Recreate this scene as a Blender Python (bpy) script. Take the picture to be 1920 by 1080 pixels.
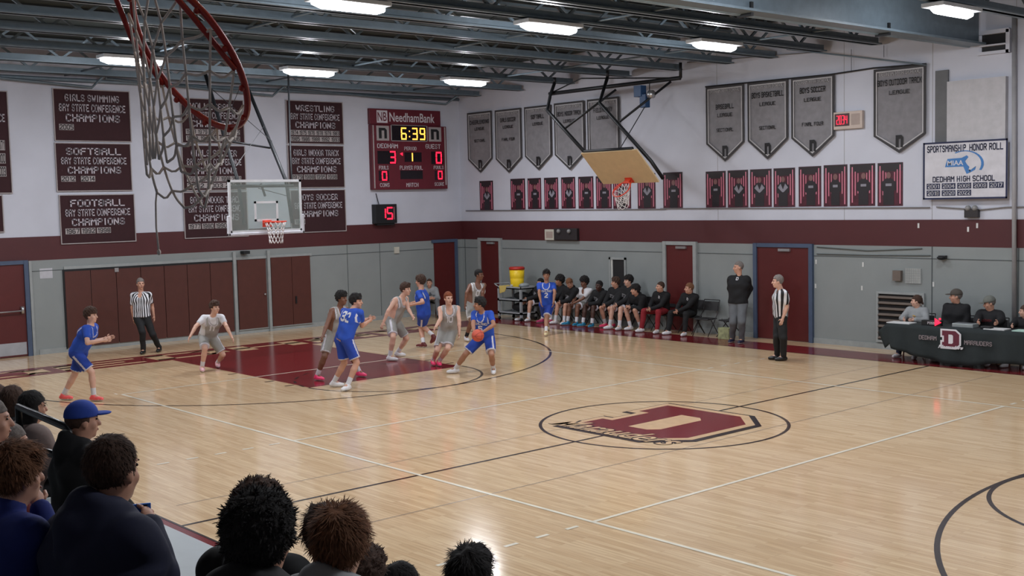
import bpy, math, random
import numpy as np
from mathutils import Vector, Matrix
for _o in list(bpy.data.objects): bpy.data.objects.remove(_o)
SC = bpy.context.scene; COL = SC.collection
random.seed(7)
PI = math.pi
# ------------------------------------------------------------------ camera
CF, CX, CY, CZ = 2180.863, 11.5936, -13.0887, 3.4
YAW, PITCH, ROLL = -0.8528, -0.0752, -0.0229
def cam_axes():
    cy, sy, cp, sp = math.cos(YAW), math.sin(YAW), math.cos(PITCH), math.sin(PITCH)
    fw = np.array([sy*cp, cy*cp, sp]); r = np.array([cy, -sy, 0.]); up = np.cross(r, fw)
    cr, sr = math.cos(ROLL), math.sin(ROLL)
    return np.array([cr*r+sr*up, -sr*r+cr*up, fw])
CM = cam_axes(); CO = np.array([CX, CY, CZ])
def ray(px, py): return np.array([(px-960)/CF, -(py-540)/CF, 1.0]) @ CM
def onz(px, py, z=0.): d = ray(px, py); return CO+d*((z-CZ)/d[2])
def onx(px, py, x): d = ray(px, py); return CO+d*((x-CX)/d[0])
def ony(px, py, y): d = ray(px, py); return CO+d*((y-CY)/d[1])
def atd(px, py, dist): return CO+ray(px, py)*dist
def proj(P):
    d = (np.asarray(P, float)-CO) @ CM.T
    return np.array([960+CF*d[0]/d[2], 540-CF*d[1]/d[2]])
cd = bpy.data.cameras.new('camera'); cam = bpy.data.objects.new('camera', cd); COL.objects.link(cam)
cd.sensor_width = 36; cd.lens = CF*36/1920; cd.clip_start = .1; cd.clip_end = 200
cam.matrix_world = Matrix(((CM[0][0], CM[1][0], -CM[2][0], CX), (CM[0][1], CM[1][1], -CM[2][1], CY),
                           (CM[0][2], CM[1][2], -CM[2][2], CZ), (0, 0, 0, 1)))
SC.camera = cam
# ------------------------------------------------------------------ world, exposure
w = bpy.data.worlds.new('world'); SC.world = w; w.use_nodes = True
w.node_tree.nodes['Background'].inputs[0].default_value = (.02, .022, .025, 1)
SC.view_settings.view_transform = 'Standard'; SC.view_settings.look = 'None'
SC.view_settings.exposure = 0.0; SC.view_settings.gamma = 1.0; SC.view_settings.use_curve_mapping = False
LAMP_W = 100.0      # watts of each ceiling tube fixture
LAMP_P = 62.0       # watts the bare tube sends sideways
LAMP_COL = (.92, .95, 1.0)
XE, YB, XR, YF, ZC = -16.5, 9.45, 17.0, -15.2, 7.35   # room: end wall, bench wall, far right wall, bleacher wall, deck
# ------------------------------------------------------------------ materials
def lin(c):
    return tuple(((v/255)/12.92 if v/255 <= .04045 else ((v/255+.055)/1.055)**2.4) for v in c)
MATS = {}
def mat(name, c, rough=.6, metal=0., var=.08, scale=6., emit=0., spec=.5, bump=0., alpha=None):
    if name in MATS: return MATS[name]
    m = bpy.data.materials.new(name); m.use_nodes = True; nt = m.node_tree; b = nt.nodes['Principled BSDF']
    L = lin(c); b.inputs['Roughness'].default_value = rough; b.inputs['Metallic'].default_value = metal
    b.inputs['Specular IOR Level'].default_value = spec
    b.inputs['Base Color'].default_value = (*L, 1)
    if var or bump:
        tc = nt.nodes.new('ShaderNodeTexCoord'); n = nt.nodes.new('ShaderNodeTexNoise'); n.inputs['Scale'].default_value = scale
        n.inputs['Detail'].default_value = 4
        nt.links.new(tc.outputs['Object'], n.inputs['Vector'])
        r = nt.nodes.new('ShaderNodeValToRGB'); r.color_ramp.elements[0].position = .3; r.color_ramp.elements[1].position = .7
        r.color_ramp.elements[0].color = (*[v*(1-var) for v in L], 1); r.color_ramp.elements[1].color = (*[min(1, v*(1+var)) for v in L], 1)
        nt.links.new(n.outputs['Fac'], r.inputs['Fac']); nt.links.new(r.outputs['Color'], b.inputs['Base Color'])
        if bump:
            bp = nt.nodes.new('ShaderNodeBump'); bp.inputs['Strength'].default_value = bump; bp.inputs['Distance'].default_value = .01
            nt.links.new(n.outputs['Fac'], bp.inputs['Height']); nt.links.new(bp.outputs['Normal'], b.inputs['Normal'])
    if emit:
        b.inputs['Emission Color'].default_value = (*L, 1); b.inputs['Emission Strength'].default_value = emit
    if alpha is not None: b.inputs['Alpha'].default_value = alpha
    MATS[name] = m; return m
def glass_mat():
    m = bpy.data.materials.new('backboard_glass'); m.use_nodes = True; nt = m.node_tree; b = nt.nodes['Principled BSDF']
    t = nt.nodes.new('ShaderNodeBsdfTransparent'); t.inputs[0].default_value = (.86, .92, .9, 1)
    b.inputs['Base Color'].default_value = (.55, .6, .58, 1); b.inputs['Roughness'].default_value = .08
    mx = nt.nodes.new('ShaderNodeMixShader'); mx.inputs[0].default_value = .22
    nt.links.new(t.outputs[0], mx.inputs[1]); nt.links.new(b.outputs[0], mx.inputs[2])
    nt.links.new(mx.outputs[0], nt.nodes['Material Output'].inputs[0]); return m
def stripe_mat():
    m = bpy.data.materials.new('referee_stripes'); m.use_nodes = True; nt = m.node_tree; b = nt.nodes['Principled BSDF']
    tc = nt.nodes.new('ShaderNodeTexCoord'); sx = nt.nodes.new('ShaderNodeSeparateXYZ'); mu = nt.nodes.new('ShaderNodeMath')
    at = nt.nodes.new('ShaderNodeMath'); at.operation = 'ARCTAN2'; mu.operation = 'MULTIPLY'; mu.inputs[1].default_value = 19
    sn = nt.nodes.new('ShaderNodeMath'); sn.operation = 'SINE'; gt = nt.nodes.new('ShaderNodeMath'); gt.operation = 'GREATER_THAN'; gt.inputs[1].default_value = 0
    mx = nt.nodes.new('ShaderNodeMix'); mx.data_type = 'RGBA'
    mx.inputs[6].default_value = (.012, .012, .014, 1); mx.inputs[7].default_value = (.72, .72, .76, 1)
    nt.links.new(tc.outputs['Object'], sx.inputs[0]); nt.links.new(sx.outputs['X'], at.inputs[0]); nt.links.new(sx.outputs['Y'], at.inputs[1]); nt.links.new(at.outputs[0], mu.inputs[0]); nt.links.new(mu.outputs[0], sn.inputs[0])
    nt.links.new(sn.outputs[0], gt.inputs[0]); nt.links.new(gt.outputs[0], mx.inputs[0]); nt.links.new(mx.outputs[2], b.inputs['Base Color'])
    b.inputs['Roughness'].default_value = .8; return m
def floor_mat():
    m = bpy.data.materials.new('maple_floor'); m.use_nodes = True; nt = m.node_tree; b = nt.nodes['Principled BSDF']; N = nt.nodes.new; K = nt.links.new
    tc = N('ShaderNodeTexCoord')
    br = N('ShaderNodeTexBrick'); br.inputs['Scale'].default_value = 1.0; br.inputs['Brick Width'].default_value = .85; br.inputs['Row Height'].default_value = .057
    br.inputs['Mortar Size'].default_value = .0012; br.inputs['Mortar Smooth'].default_value = .3; br.inputs['Bias'].default_value = -.1
    br.offset = .37; br.offset_frequency = 3
    br.inputs['Color1'].default_value = (*lin((214, 186, 150)), 1); br.inputs['Color2'].default_value = (*lin((199, 168, 131)), 1)
    br.inputs['Mortar'].default_value = (*lin((168, 138, 104)), 1)
    K(tc.outputs['Object'], br.inputs['Vector'])
    mp = N('ShaderNodeMapping'); mp.inputs['Scale'].default_value = (1.2, 22, 1); K(tc.outputs['Object'], mp.inputs['Vector'])
    n = N('ShaderNodeTexNoise'); n.inputs['Scale'].default_value = 1.6; n.inputs['Detail'].default_value = 5; K(mp.outputs[0], n.inputs['Vector'])
    r = N('ShaderNodeValToRGB'); r.color_ramp.elements[0].position = .32; r.color_ramp.elements[0].color = (.84, .81, .78, 1); r.color_ramp.elements[1].position = .6; r.color_ramp.elements[1].color = (1.05, 1.05, 1.05, 1)
    K(n.outputs['Fac'], r.inputs['Fac'])
    mx = N('ShaderNodeMix'); mx.data_type = 'RGBA'; mx.blend_type = 'MULTIPLY'; mx.inputs[0].default_value = .85
    K(br.outputs['Color'], mx.inputs[6]); K(r.outputs['Color'], mx.inputs[7]); K(mx.outputs[2], b.inputs['Base Color'])
    n2 = N('ShaderNodeTexNoise'); n2.inputs['Scale'].default_value = .8; K(tc.outputs['Object'], n2.inputs['Vector'])
    mr = N('ShaderNodeMapRange'); mr.inputs[3].default_value = .09; mr.inputs[4].default_value = .15; K(n2.outputs['Fac'], mr.inputs[0]); K(mr.outputs[0], b.inputs['Roughness'])
    b.inputs['Specular IOR Level'].default_value = .42
    return m
# ------------------------------------------------------------------ mesh builder
def props(o, label=None, cat=None, group=None, kind=None):
    if label: o['label'] = label
    if cat: o['category'] = cat
    if group: o['group'] = group
    if kind: o['kind'] = kind
    return o
def empty(name, loc, label=None, cat=None, group=None, rz=0., kind=None):
    o = bpy.data.objects.new(name, None); COL.objects.link(o); o.location = loc; o.rotation_euler = (0, 0, rz); o.empty_display_size = .2
    return props(o, label, cat, group, kind)
class MB:
    def __init__(s): s.v = []; s.f = []; s.m = []
    def add(s, vs, fs, mi=0):
        n = len(s.v); s.v += [tuple(map(float, v)) for v in vs]; s.f += [tuple(i+n for i in f) for f in fs]; s.m += [mi]*len(fs); return s
    def box(s, lo, hi, mi=0):
        (a, b, c), (d, e, f) = lo, hi
        v = [(a, b, c), (d, b, c), (d, e, c), (a, e, c), (a, b, f), (d, b, f), (d, e, f), (a, e, f)]
        return s.add(v, [(0, 3, 2, 1), (4, 5, 6, 7), (0, 1, 5, 4), (1, 2, 6, 5), (2, 3, 7, 6), (3, 0, 4, 7)], mi)
    def beam(s, p0, p1, w, h, mi=0, up=(0, 0, 1)):
        p0, p1 = np.array(p0, float), np.array(p1, float); d = p1-p0; d /= np.linalg.norm(d); u = np.array(up, float)
        if abs(d@u) > .97: u = np.array([1., 0, 0])
        a = np.cross(d, u); a /= np.linalg.norm(a); b = np.cross(a, d)
        v = [p+sx*a*w/2+sy*b*h/2 for p in (p0, p1) for sx, sy in ((-1, -1), (1, -1), (1, 1), (-1, 1))]
        return s.add(v, [(0, 3, 2, 1), (4, 5, 6, 7), (0, 1, 5, 4), (1, 2, 6, 5), (2, 3, 7, 6), (3, 0, 4, 7)], mi)
    def tube(s, pts, r, n=6, mi=0, closed=False):
        P = [np.array(p, float) for p in pts]; m = len(P); rs = r if hasattr(r, '__len__') else [r]*m
        vs = []; prev = None
        for i in range(m):
            if closed: d = P[(i+1) % m]-P[i-1]
            else: d = P[min(i+1, m-1)]-P[max(i-1, 0)]
            d = d/(np.linalg.norm(d)+1e-9)
            if prev is None:
                u = np.array([0, 0, 1.]) if abs(d[2]) < .9 else np.array([1., 0, 0])
                a = np.cross(d, u)
            else: a = prev-d*(prev@d)
            a /= np.linalg.norm(a)+1e-9; prev = a; b = np.cross(d, a)
            vs += [P[i]+rs[i]*(math.cos(2*PI*k/n)*a+math.sin(2*PI*k/n)*b) for k in range(n)]
        fs = []
        for i in range(m if closed else m-1):
            j = (i+1) % m
            fs += [(i*n+k, i*n+(k+1) % n, j*n+(k+1) % n, j*n+k) for k in range(n)]
        if not closed: fs += [tuple(range(n-1, -1, -1)), tuple((m-1)*n+k for k in range(n))]
        return s.add(vs, fs, mi)
    def lathe(s, prof, c=(0, 0, 0), n=20, mi=0):
        vs = [(c[0]+r*math.cos(2*PI*k/n), c[1]+r*math.sin(2*PI*k/n), c[2]+z) for r, z in prof for k in range(n)]
        fs = [(i*n+k, i*n+(k+1) % n, (i+1)*n+(k+1) % n, (i+1)*n+k) for i in range(len(prof)-1) for k in range(n)]
        fs += [tuple(range(n-1, -1, -1)), tuple((len(prof)-1)*n+k for k in range(n))]
        return s.add(vs, fs, mi)
    def ball(s, c, r, mi=0, nu=10, nv=7):
        r = r if hasattr(r, '__len__') else (r, r, r)
        vs = [(c[0], c[1], c[2]+r[2])]
        for i in range(1, nv):
            t = PI*i/nv
            vs += [(c[0]+r[0]*math.sin(t)*math.cos(2*PI*k/nu), c[1]+r[1]*math.sin(t)*math.sin(2*PI*k/nu), c[2]+r[2]*math.cos(t)) for k in range(nu)]
        vs.append((c[0], c[1], c[2]-r[2])); L = len(vs)-1
        fs = [(0, 1+k, 1+(k+1) % nu) for k in range(nu)]
        for i in range(nv-2): fs += [(1+i*nu+k, 1+(i+1)*nu+k, 1+(i+1)*nu+(k+1) % nu, 1+i*nu+(k+1) % nu) for k in range(nu)]
        fs += [(L, 1+(nv-2)*nu+(k+1) % nu, 1+(nv-2)*nu+k) for k in range(nu)]
        return s.add(vs, fs, mi)
    def prism(s, poly, F, d0, d1, mi=0):
        """2-D polygon on frame F, between depths d0..d1 along the frame normal"""
        n = len(poly); vs = [F(u, v, d0) for u, v in poly]+[F(u, v, d1) for u, v in poly]
        fs = [tuple(range(n-1, -1, -1)), tuple(range(n, 2*n))]+[(i, (i+1) % n, n+(i+1) % n, n+i) for i in range(n)]
        return s.add(vs, fs, mi)
    def rect(s, F, u0, v0, u1, v1, d0, d1, mi=0): return s.prism([(u0, v0), (u1, v0), (u1, v1), (u0, v1)], F, d0, d1, mi)
    def build(s, name, mats, parent=None, smooth=False, bevel=0., kind=None):
        me = bpy.data.meshes.new(name); me.from_pydata(s.v, [], s.f)
        for m in (mats if isinstance(mats, (list, tuple)) else [mats]): me.materials.append(m)
        if any(s.m): me.polygons.foreach_set('material_index', s.m)
        if smooth: me.shade_smooth()
        o = bpy.data.objects.new(name, me); COL.objects.link(o)
        if parent is not None:
            o.parent = parent; o.matrix_parent_inverse = Matrix.Translation(-parent.location) if parent.type == 'EMPTY' and not any(parent.rotation_euler) else parent.matrix_basis.inverted()
        if bevel:
            b = o.modifiers.new('bevel', 'BEVEL'); b.width = bevel; b.segments = 2; b.limit_method = 'ANGLE'
        if kind: o['kind'] = kind
        return o
class Frame:
    def __init__(s, o, u, v, n): s.o, s.u, s.v, s.n = (np.array(a, float) for a in (o, u, v, n))
    def __call__(s, a, b, d=0.): return s.o+s.u*a+s.v*b+s.n*d
FE = Frame((XE, 0, 0), (0, 1, 0), (0, 0, 1), (1, 0, 0))
FB = Frame((0, YB, 0), (1, 0, 0), (0, 0, 1), (0, -1, 0))
FF = Frame((0, 0, 0), (1, 0, 0), (0, 1, 0), (0, 0, 1))
def eb(px, py): p = onx(px, py, XE); return p[1], p[2]
def bb(px, py): p = ony(px, py, YB); return p[0], p[2]
def rectw(f, x0, y0, x1, y1):
    xm, ym = (x0+x1)/2, (y0+y1)/2
    return f(x0, ym)[0], f(xm, y1)[1], f(x1, ym)[0], f(xm, y0)[1]
# ------------------------------------------------------------------ block stroke lettering (athletic style)
GL = {'A': ('0005163645404', [(0,0,0,5,1,6,3,6,4,5,4,0),(0,3,4,3)]), 'B': ('', [(0,0,0,6,3,6,4,5,4,4,3,3,0,3),(3,3,4,2,4,1,3,0,0,0)]),
 'C': ('', [(4,5,3,6,1,6,0,5,0,1,1,0,3,0,4,1)]), 'D': ('', [(0,0,0,6,3,6,4,5,4,1,3,0,0,0)]), 'E': ('', [(4,6,0,6,0,0,4,0),(0,3,3,3)]),
 'F': ('', [(4,6,0,6,0,0),(0,3,3,3)]), 'G': ('', [(4,5,3,6,1,6,0,5,0,1,1,0,3,0,4,1,4,3,2.5,3)]), 'H': ('', [(0,0,0,6),(4,0,4,6),(0,3,4,3)]),
 'I': ('', [(1,0,1,6)]), 'J': ('', [(4,6,4,1,3,0,1,0,0,1)]), 'K': ('', [(0,0,0,6),(4,6,0,2.6),(1.3,3.6,4,0)]), 'L': ('', [(0,6,0,0,4,0)]),
 'M': ('', [(0,0,0,6,2.25,3,4.5,6,4.5,0)]), 'N': ('', [(0,0,0,6,4,0,4,6)]), 'O': ('', [(1,0,0,1,0,5,1,6,3,6,4,5,4,1,3,0,1,0)]),
 'P': ('', [(0,0,0,6,3,6,4,5,4,4,3,3,0,3)]), 'Q': ('', [(1,0,0,1,0,5,1,6,3,6,4,5,4,1,3,0,1,0),(2.5,1.5,4.2,-.4)]), 'R': ('', [(0,0,0,6,3,6,4,5,4,4,3,3,0,3),(2,3,4,0)]),
 'S': ('', [(4,5,3,6,1,6,0,5,0,4,1,3,3,3,4,2,4,1,3,0,1,0,0,1)]), 'T': ('', [(0,6,4,6),(2,6,2,0)]), 'U': ('', [(0,6,0,1,1,0,3,0,4,1,4,6)]),
 'V': ('', [(0,6,2,0,4,6)]), 'W': ('', [(0,6,1,0,2.25,4,3.5,0,4.5,6)]), 'Y': ('', [(0,6,2,3,4,6),(2,3,2,0)]), 'X': ('', [(0,0,4,6),(0,6,4,0)]), 'Z': ('', [(0,6,4,6,0,0,4,0)]),
 '0': ('', [(1,0,0,1,0,5,1,6,3,6,4,5,4,1,3,0,1,0)]), '1': ('', [(.8,4.8,2,6,2,0)]), '2': ('', [(0,5,1,6,3,6,4,5,4,3.8,0,.6,0,0,4,0)]),
 '3': ('', [(0,5,1,6,3,6,4,5,4,4,3,3,1.5,3),(3,3,4,2,4,1,3,0,1,0,0,1)]), '4': ('', [(3,0,3,6,0,2,4,2)]), '5': ('', [(4,6,0,6,0,3.4,3,3.4,4,2.5,4,1,3,0,0,0)]),
 '6': ('', [(4,5,3,6,1,6,0,5,0,1,1,0,3,0,4,1,4,2.3,3,3.3,0,3.3)]), '7': ('', [(0,6,4,6,1.6,0)]), '8': ('', [(1,3,0,4,0,5,1,6,3,6,4,5,4,4,3,3,1,3,0,2,0,1,1,0,3,0,4,1,4,2,3,3)]),
 '9': ('', [(0,1,1,0,3,0,4,1,4,5,3,6,1,6,0,5,0,3.7,1,2.7,4,2.7)]), '.': ('', [(0,0,.2,0)]), ':': ('', [(1,1.5,1.2,1.5),(1,4.5,1.2,4.5)]), '-': ('', [(0,3,3,3)]), '|': ('', [(1,-1,1,7)])}
def strokes(txt):
    x = 0.; segs = []
    for ch in txt:
        if ch == ' ': x += 3.2; continue
        pl = GL[ch][1]; wmax = max(max(p[0::2]) for p in pl)
        if ch == 'I': wmax = 2
        for p in pl:
            q = list(zip(p[0::2], p[1::2])); segs += [((a[0]+x, a[1]), (b[0]+x, b[1])) for a, b in zip(q, q[1:])]
        x += wmax+2.0
    return segs, x-2.0
def letters(mb, txt, F, u0, v0, u1, v1, d=.006, th=1.1, mi=0, thick=.004, sub=0):
    """fill the box u0..u1 x v0..v1 on frame F with block letters"""
    segs, W = strokes(txt); sx = (u1-u0)/(W+th); sy = (v1-v0)/(6+th); t = th/2
    for a, b in segs:
        dx, dy = b[0]-a[0], b[1]-a[1]; L = math.hypot(dx, dy)
        if L == 0: continue
        dx, dy = dx/L, dy/L; e = t*(.92 if abs(dx) < .01 or abs(dy) < .01 else .45)
        A = (a[0]-dx*e, a[1]-dy*e); B = (b[0]+dx*e, b[1]+dy*e)
        q = [(A[0]+dy*t, A[1]-dx*t), (B[0]+dy*t, B[1]-dx*t), (B[0]-dy*t, B[1]+dx*t), (A[0]-dy*t, A[1]+dx*t)]
        q = [(u0+(x+t)*sx, v0+(y+t)*sy) for x, y in q]
        if thick: mb.prism(q, F, d, d+thick, mi)
        else: mb.add([F(x, y, d) for x, y in q], [(0, 1, 2, 3)], mi)
    return mb
SEG7 = {'0': 'abcdef', '1': 'bc', '2': 'abged', '3': 'abgcd', '4': 'fgbc', '5': 'afgcd', '6': 'afgedc', '7': 'abc', '8': 'abcdefg', '9': 'abcdfg'}
def digit(mb, ch, F, u0, v0, u1, v1, d=.01, mi=0):
    t = (u1-u0)*.2; m = (v0+v1)/2; g = t*.18
    S = {'a': (u0+g, v1-t, u1-g, v1), 'd': (u0+g, v0, u1-g, v0+t), 'g': (u0+g+t*.5, m-t/2, u1-g-t*.5, m+t/2), 'f': (u0, m+g, u0+t, v1-t-g), 'b': (u1-t, m+g, u1, v1-t-g),
         'e': (u0, v0+t+g, u0+t, m-g), 'c': (u1-t, v0+t+g, u1, m-g)}
    for k in SEG7[ch]: mb.rect(F, *S[k], d, d+.004, mi)
GC = {}
def ftext(mb, txt, F, u0, v0, u1, v1, d=.006, mi=0, shear=0., bold=.0):
    """smooth lettering from the built-in face, fitted to a box"""
    cu = bpy.data.curves.new('t', 'FONT'); cu.body = txt; cu.offset = bold; cu.resolution_u = 3
    o = bpy.data.objects.new('t', cu); COL.objects.link(o)
    me = bpy.data.meshes.new_from_object(o.evaluated_get(bpy.context.evaluated_depsgraph_get()))
    V = np.array([v.co[:] for v in me.vertices]); fs = [tuple(p.vertices) for p in me.polygons]
    V[:, 0] += shear*V[:, 1]; lo, hi = V.min(0), V.max(0)
    vs = [F(u0+(x-lo[0])/(hi[0]-lo[0])*(u1-u0), v0+(y-lo[1])/(hi[1]-lo[1])*(v1-v0), d) for x, y, z in V]
    mb.add(vs, fs, mi); bpy.data.objects.remove(o); bpy.data.curves.remove(cu); bpy.data.meshes.remove(me)
ORD = ['first', 'second', 'third', 'fourth', 'fifth', 'sixth', 'seventh', 'eighth', 'ninth', 'tenth', 'eleventh', 'twelfth', 'thirteenth', 'fourteenth']
BLK = mat('black_metal', (30, 31, 34), .5, .3); BLACK = mat('black_print', (22, 21, 24), .7); WHITE = mat('white_paint', (215, 215, 220), .6)
# ================================================================== ROOM
M_WALL = mat('white_block_wall', (190, 192, 203), .75, var=.05, scale=1.1); M_GREY = mat('grey_wall_paint', (132, 137, 137), .6, var=.04, scale=1.5)
M_MAR = mat('maroon_wall_paint', (72, 24, 28), .55, var=.06, scale=2); M_DECK = mat('roof_deck', (52, 60, 58), .8, var=.15, scale=3)
M_STEEL = mat('painted_joist_steel', (104, 118, 128), .42, .1, var=.1); M_BLUE = mat('blue_door_frame', (66, 80, 104), .5); M_DOOR = mat('red_door', (82, 22, 22), .45, var=.05)
M_BROWN = mat('brown_partition', (78, 38, 31), .5, var=.06); M_BASE = mat('pale_grey_trim', (146, 150, 150), .5); M_FLOOR = floor_mat()
M_PMAR = mat('maroon_floor_paint', (110, 24, 30), .16, var=.05); M_PBLK = mat('black_floor_paint', (40, 32, 30), .16); M_PWHT = mat('white_floor_paint', (226, 218, 200), .16)
M_PTAN = mat('maple_floor_letter', (206, 172, 134), .16); M_PGRY = mat('faint_grey_line', (150, 136, 120), .2)
def structure(name, mb, m, **k): return props(mb.build(name, m, **k), kind='structure')
flo = structure('floor', MB().box((XE-.2, YF-.2, -.2), (XR+.2, YB+.2, 0)), M_FLOOR)
def strip(pts, wd, name, m, z=.0012, parent=flo, closed=False):
    mb = MB(); P = np.array(pts, float); n = len(P)
    vs = []
    for i in range(n):
        d = (P[(i+1) % n]-P[i-1]) if closed else (P[min(i+1, n-1)]-P[max(i-1, 0)])
        d /= np.linalg.norm(d); a = np.array([-d[1], d[0]])*wd/2
        vs += [(*(P[i]+a), z), (*(P[i]-a), z)]
    k = n if closed else n-1
    mb.add(vs, [(2*i, 2*i+1, (2*i+3) % (2*n), (2*i+2) % (2*n)) for i in range(k)])
    return mb.build(name, m, parent)
def arc(cx, cy, r, a0, a1, n=64): return [(cx+r*math.cos(a0+(a1-a0)*i/n), cy+r*math.sin(a0+(a1-a0)*i/n)) for i in range(n+1)]
def frect(x0, y0, x1, y1, name, m, z): return MB().add([(x0, y0, z), (x1, y0, z), (x1, y1, z), (x0, y1, z)], [(0, 1, 2, 3)]).build(name, m, flo)
BX, SY = 12.95, 7.75
frect(-BX-1.25, -SY-.9, -BX, SY+1.0, 'baseline_border', M_PMAR, .001); frect(BX, -SY-.9, BX+1.25, SY+1.0, 'baseline_border', M_PMAR, .001)
frect(-BX, SY, BX, SY+1.0, 'sideline_border', M_PMAR, .001); frect(-BX, -SY-.9, BX, -SY, 'sideline_border', M_PMAR, .001)
for s in (-1, 1):
    frect(min(s*BX, s*7.13), -1.83, max(s*BX, s*7.13), 1.83, 'key_area', M_PMAR, .001)
    strip(arc(s*7.13, 0, 1.83, -PI/2 if s < 0 else PI/2, PI/2 if s < 0 else 3*PI/2), .05, 'free_throw_circle', M_PBLK, .002)
    if s < 0:
        for k in range(11):
            a0 = PI/2+.05+k*.285; strip(arc(-7.13, 0, 1.83, a0, a0+.15, 4), .05, 'circle_dash', M_PBLK, .002)
    for yy in (-1.83, 1.83): strip([(s*BX, yy), (s*7.13, yy)], .04, 'key_line', M_PTAN, .002)
    strip(arc(s*11.33, 0, 6.05, -PI/2 if s < 0 else PI/2, PI/2 if s < 0 else 3*PI/2, 90), .055, 'three_point_arc', M_PBLK, .0024)
    for yy in (-6.05, 6.05): strip([(s*BX, yy), (s*11.33, yy)], .055, 'three_point_line', M_PBLK, .0024)
    for q in range(4):
        for yy in (-1.93, 1.93): frect(s*(9.9-q*.75)-.03, yy-.1, s*(9.9-q*.75)+.03, yy+.1, 'lane_mark', M_PBLK, .002)
strip([(0, -SY), (0, -1.83)], .05, 'half_court_line', M_PBLK, .002); strip([(0, 1.83), (0, SY)], .05, 'half_court_line', M_PBLK, .002)
strip([(0, 1.3), (0, 1.83)], .05, 'half_court_line', M_PBLK, .002); strip([(0, -1.83), (0, -1.1)], .05, 'half_court_line', M_PBLK, .002)
strip(arc(0, 0, 1.85, 0, 2*PI*.999, 96), .05, 'center_circle', M_PBLK, .0026)
for yy in (-SY, SY): strip([(-BX, yy), (BX, yy)], .03, 'sideline', M_PBLK, .003)
WV, LV = 4.57, 9.14
for yy in (-WV, WV): strip([(-LV, yy), (LV, yy)], .05, 'volleyball_sideline', M_PWHT, .003)
for xx in (-LV, LV, -3.05, 3.05): strip([(xx, -WV), (xx, WV)], .05, 'volleyball_line', M_PWHT, .0034)
for xx in (-3.05, 3.05):
    for s in (-1, 1):
        for k in range(5): y0 = s*(WV+.22+k*.42); strip([(xx, y0), (xx, y0+s*.17)], .05, 'line_dash', M_PWHT, .003)
for yy in (-WV, WV): strip([(-LV-.2, yy-.06), (-LV-.06, yy-.06)], .04, 'line_dash', M_PWHT, .003)
for xx in (-.85, 1.35): strip([(xx, -7.4), (xx+.1, 7.4)], .018, 'practice_line', M_PGRY, .0005+.001)
strip([(-6.3, 8.0), (-5.3, 8.05)], .03, 'coach_box_mark', M_PBLK, .003)
# centre-circle D emblem
def block_d(F, cx, cy, sx, sy, grow=0.):
    g = grow
    out = [(-.95-g, 1-(-g)), (.55+g*.4, 1+g), (1+g, .6+g*.4), (1+g, -.6-g*.4), (.55+g*.4, -1-g), (-.95-g, -1-g), (-.95-g, -.38+g), (-.74-g, -.38+g), (-.74-g, .38-g), (-.95-g, .38-g)]
    return [(cx+x*sx, cy+y*sy) for x, y in out]
def emblem(parent, F, cx, cy, sx, sy, mred, mpale, mdark, d=.004, script=None, hole_m=None, dark_off=(0, 0)):
    mb = MB(); mb.prism([(u+dark_off[0], v+dark_off[1]) for u, v in block_d(F, cx, cy, sx, sy, .2)], F, d, d+.0006); mb.build('emblem_outline', mdark, parent)
    mb = MB(); mb.prism(block_d(F, cx, cy, sx, sy, .13), F, d+.0008, d+.0014); mb.build('emblem_border', mpale, parent)
    mb = MB(); mb.prism(block_d(F, cx, cy, sx, sy, 0), F, d+.0016, d+.0022); mb.build('emblem_letter', mred, parent)
    mb = MB(); mb.prism([(cx+x*sx, cy+y*sy) for x, y in ((-.22, -.55), (.16, -.55), (.3, -.42), (.3, .42), (.16, .55), (-.22, .55))], F, d+.0024, d+.003); mb.build('emblem_slot', hole_m or mpale, parent)
    if script:
        u0, v0, u1, v1 = script
        G = Frame(F(0, 0), F.u, F.v, F.n)
        mb = MB(); ftext(mb, 'Marauders', G, u0, v0, u1, v1, d+.0034, shear=.35, bold=.05); mb.build('emblem_script_outline', mdark, parent)
        mb = MB(); ftext(mb, 'Marauders', G, u0+.01*sx, v0+.01*sy, u1-.01*sx, v1-.01*sy, d+.004, shear=.35, bold=.01); mb.build('emblem_script', mpale, parent)
MB_ = emblem(flo, FF, .02, 0.05, .98, 1.1, M_PMAR, M_PTAN, M_PBLK, .003, (-1.25, -1.22, 1.15, -.72), M_PTAN, (.05, -.03))
mb = MB(); FT = Frame((-BX-.62, 0, 0), (0, 1, 0), (-1, 0, 0), (0, 0, 1))
letters(mb, 'DEDHAM', FT, -6.2, -.42, 6.2, .42, .002, 1.3, thick=0); mb.build('floor_lettering', M_PTAN, flo)
# ------------------------------------------------------------------ walls
Z1, Z2 = 2.24, 2.80
def wallseg(name, F, u0, u1, m_low=M_GREY):
    o = structure(name, MB().rect(F, u0, 0, u1, ZC+.3, -.2, 0), M_WALL)
    MB().rect(F, u0, 0, u1, Z1, 0, .012).build('grey_dado', m_low, o)
    MB().rect(F, u0, Z1, u1, Z2, 0, .014).build('maroon_band', M_MAR, o)
    MB().rect(F, u0, Z1-.26, u1, Z1-.245, .012, .02).build('panel_joint', mat('joint_grey', (74, 80, 82)), o)
    return o
WE = wallseg('wall_left', FE, YF, YB); WB = wallseg('wall_back', FB, XE, XR)
FR = Frame((XR, 0, 0), (0, 1, 0), (0, 0, 1), (-1, 0, 0)); FN = Frame((0, YF, 0), (1, 0, 0), (0, 0, 1), (0, 1, 0))
wallseg('wall_right', FR, YF, YB); wallseg('wall_front', FN, XE, XR)
structure('ceiling', MB().box((XE-.2, YF-.2, ZC), (XR+.2, YB+.2, ZC+.2)), M_DECK)
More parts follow.
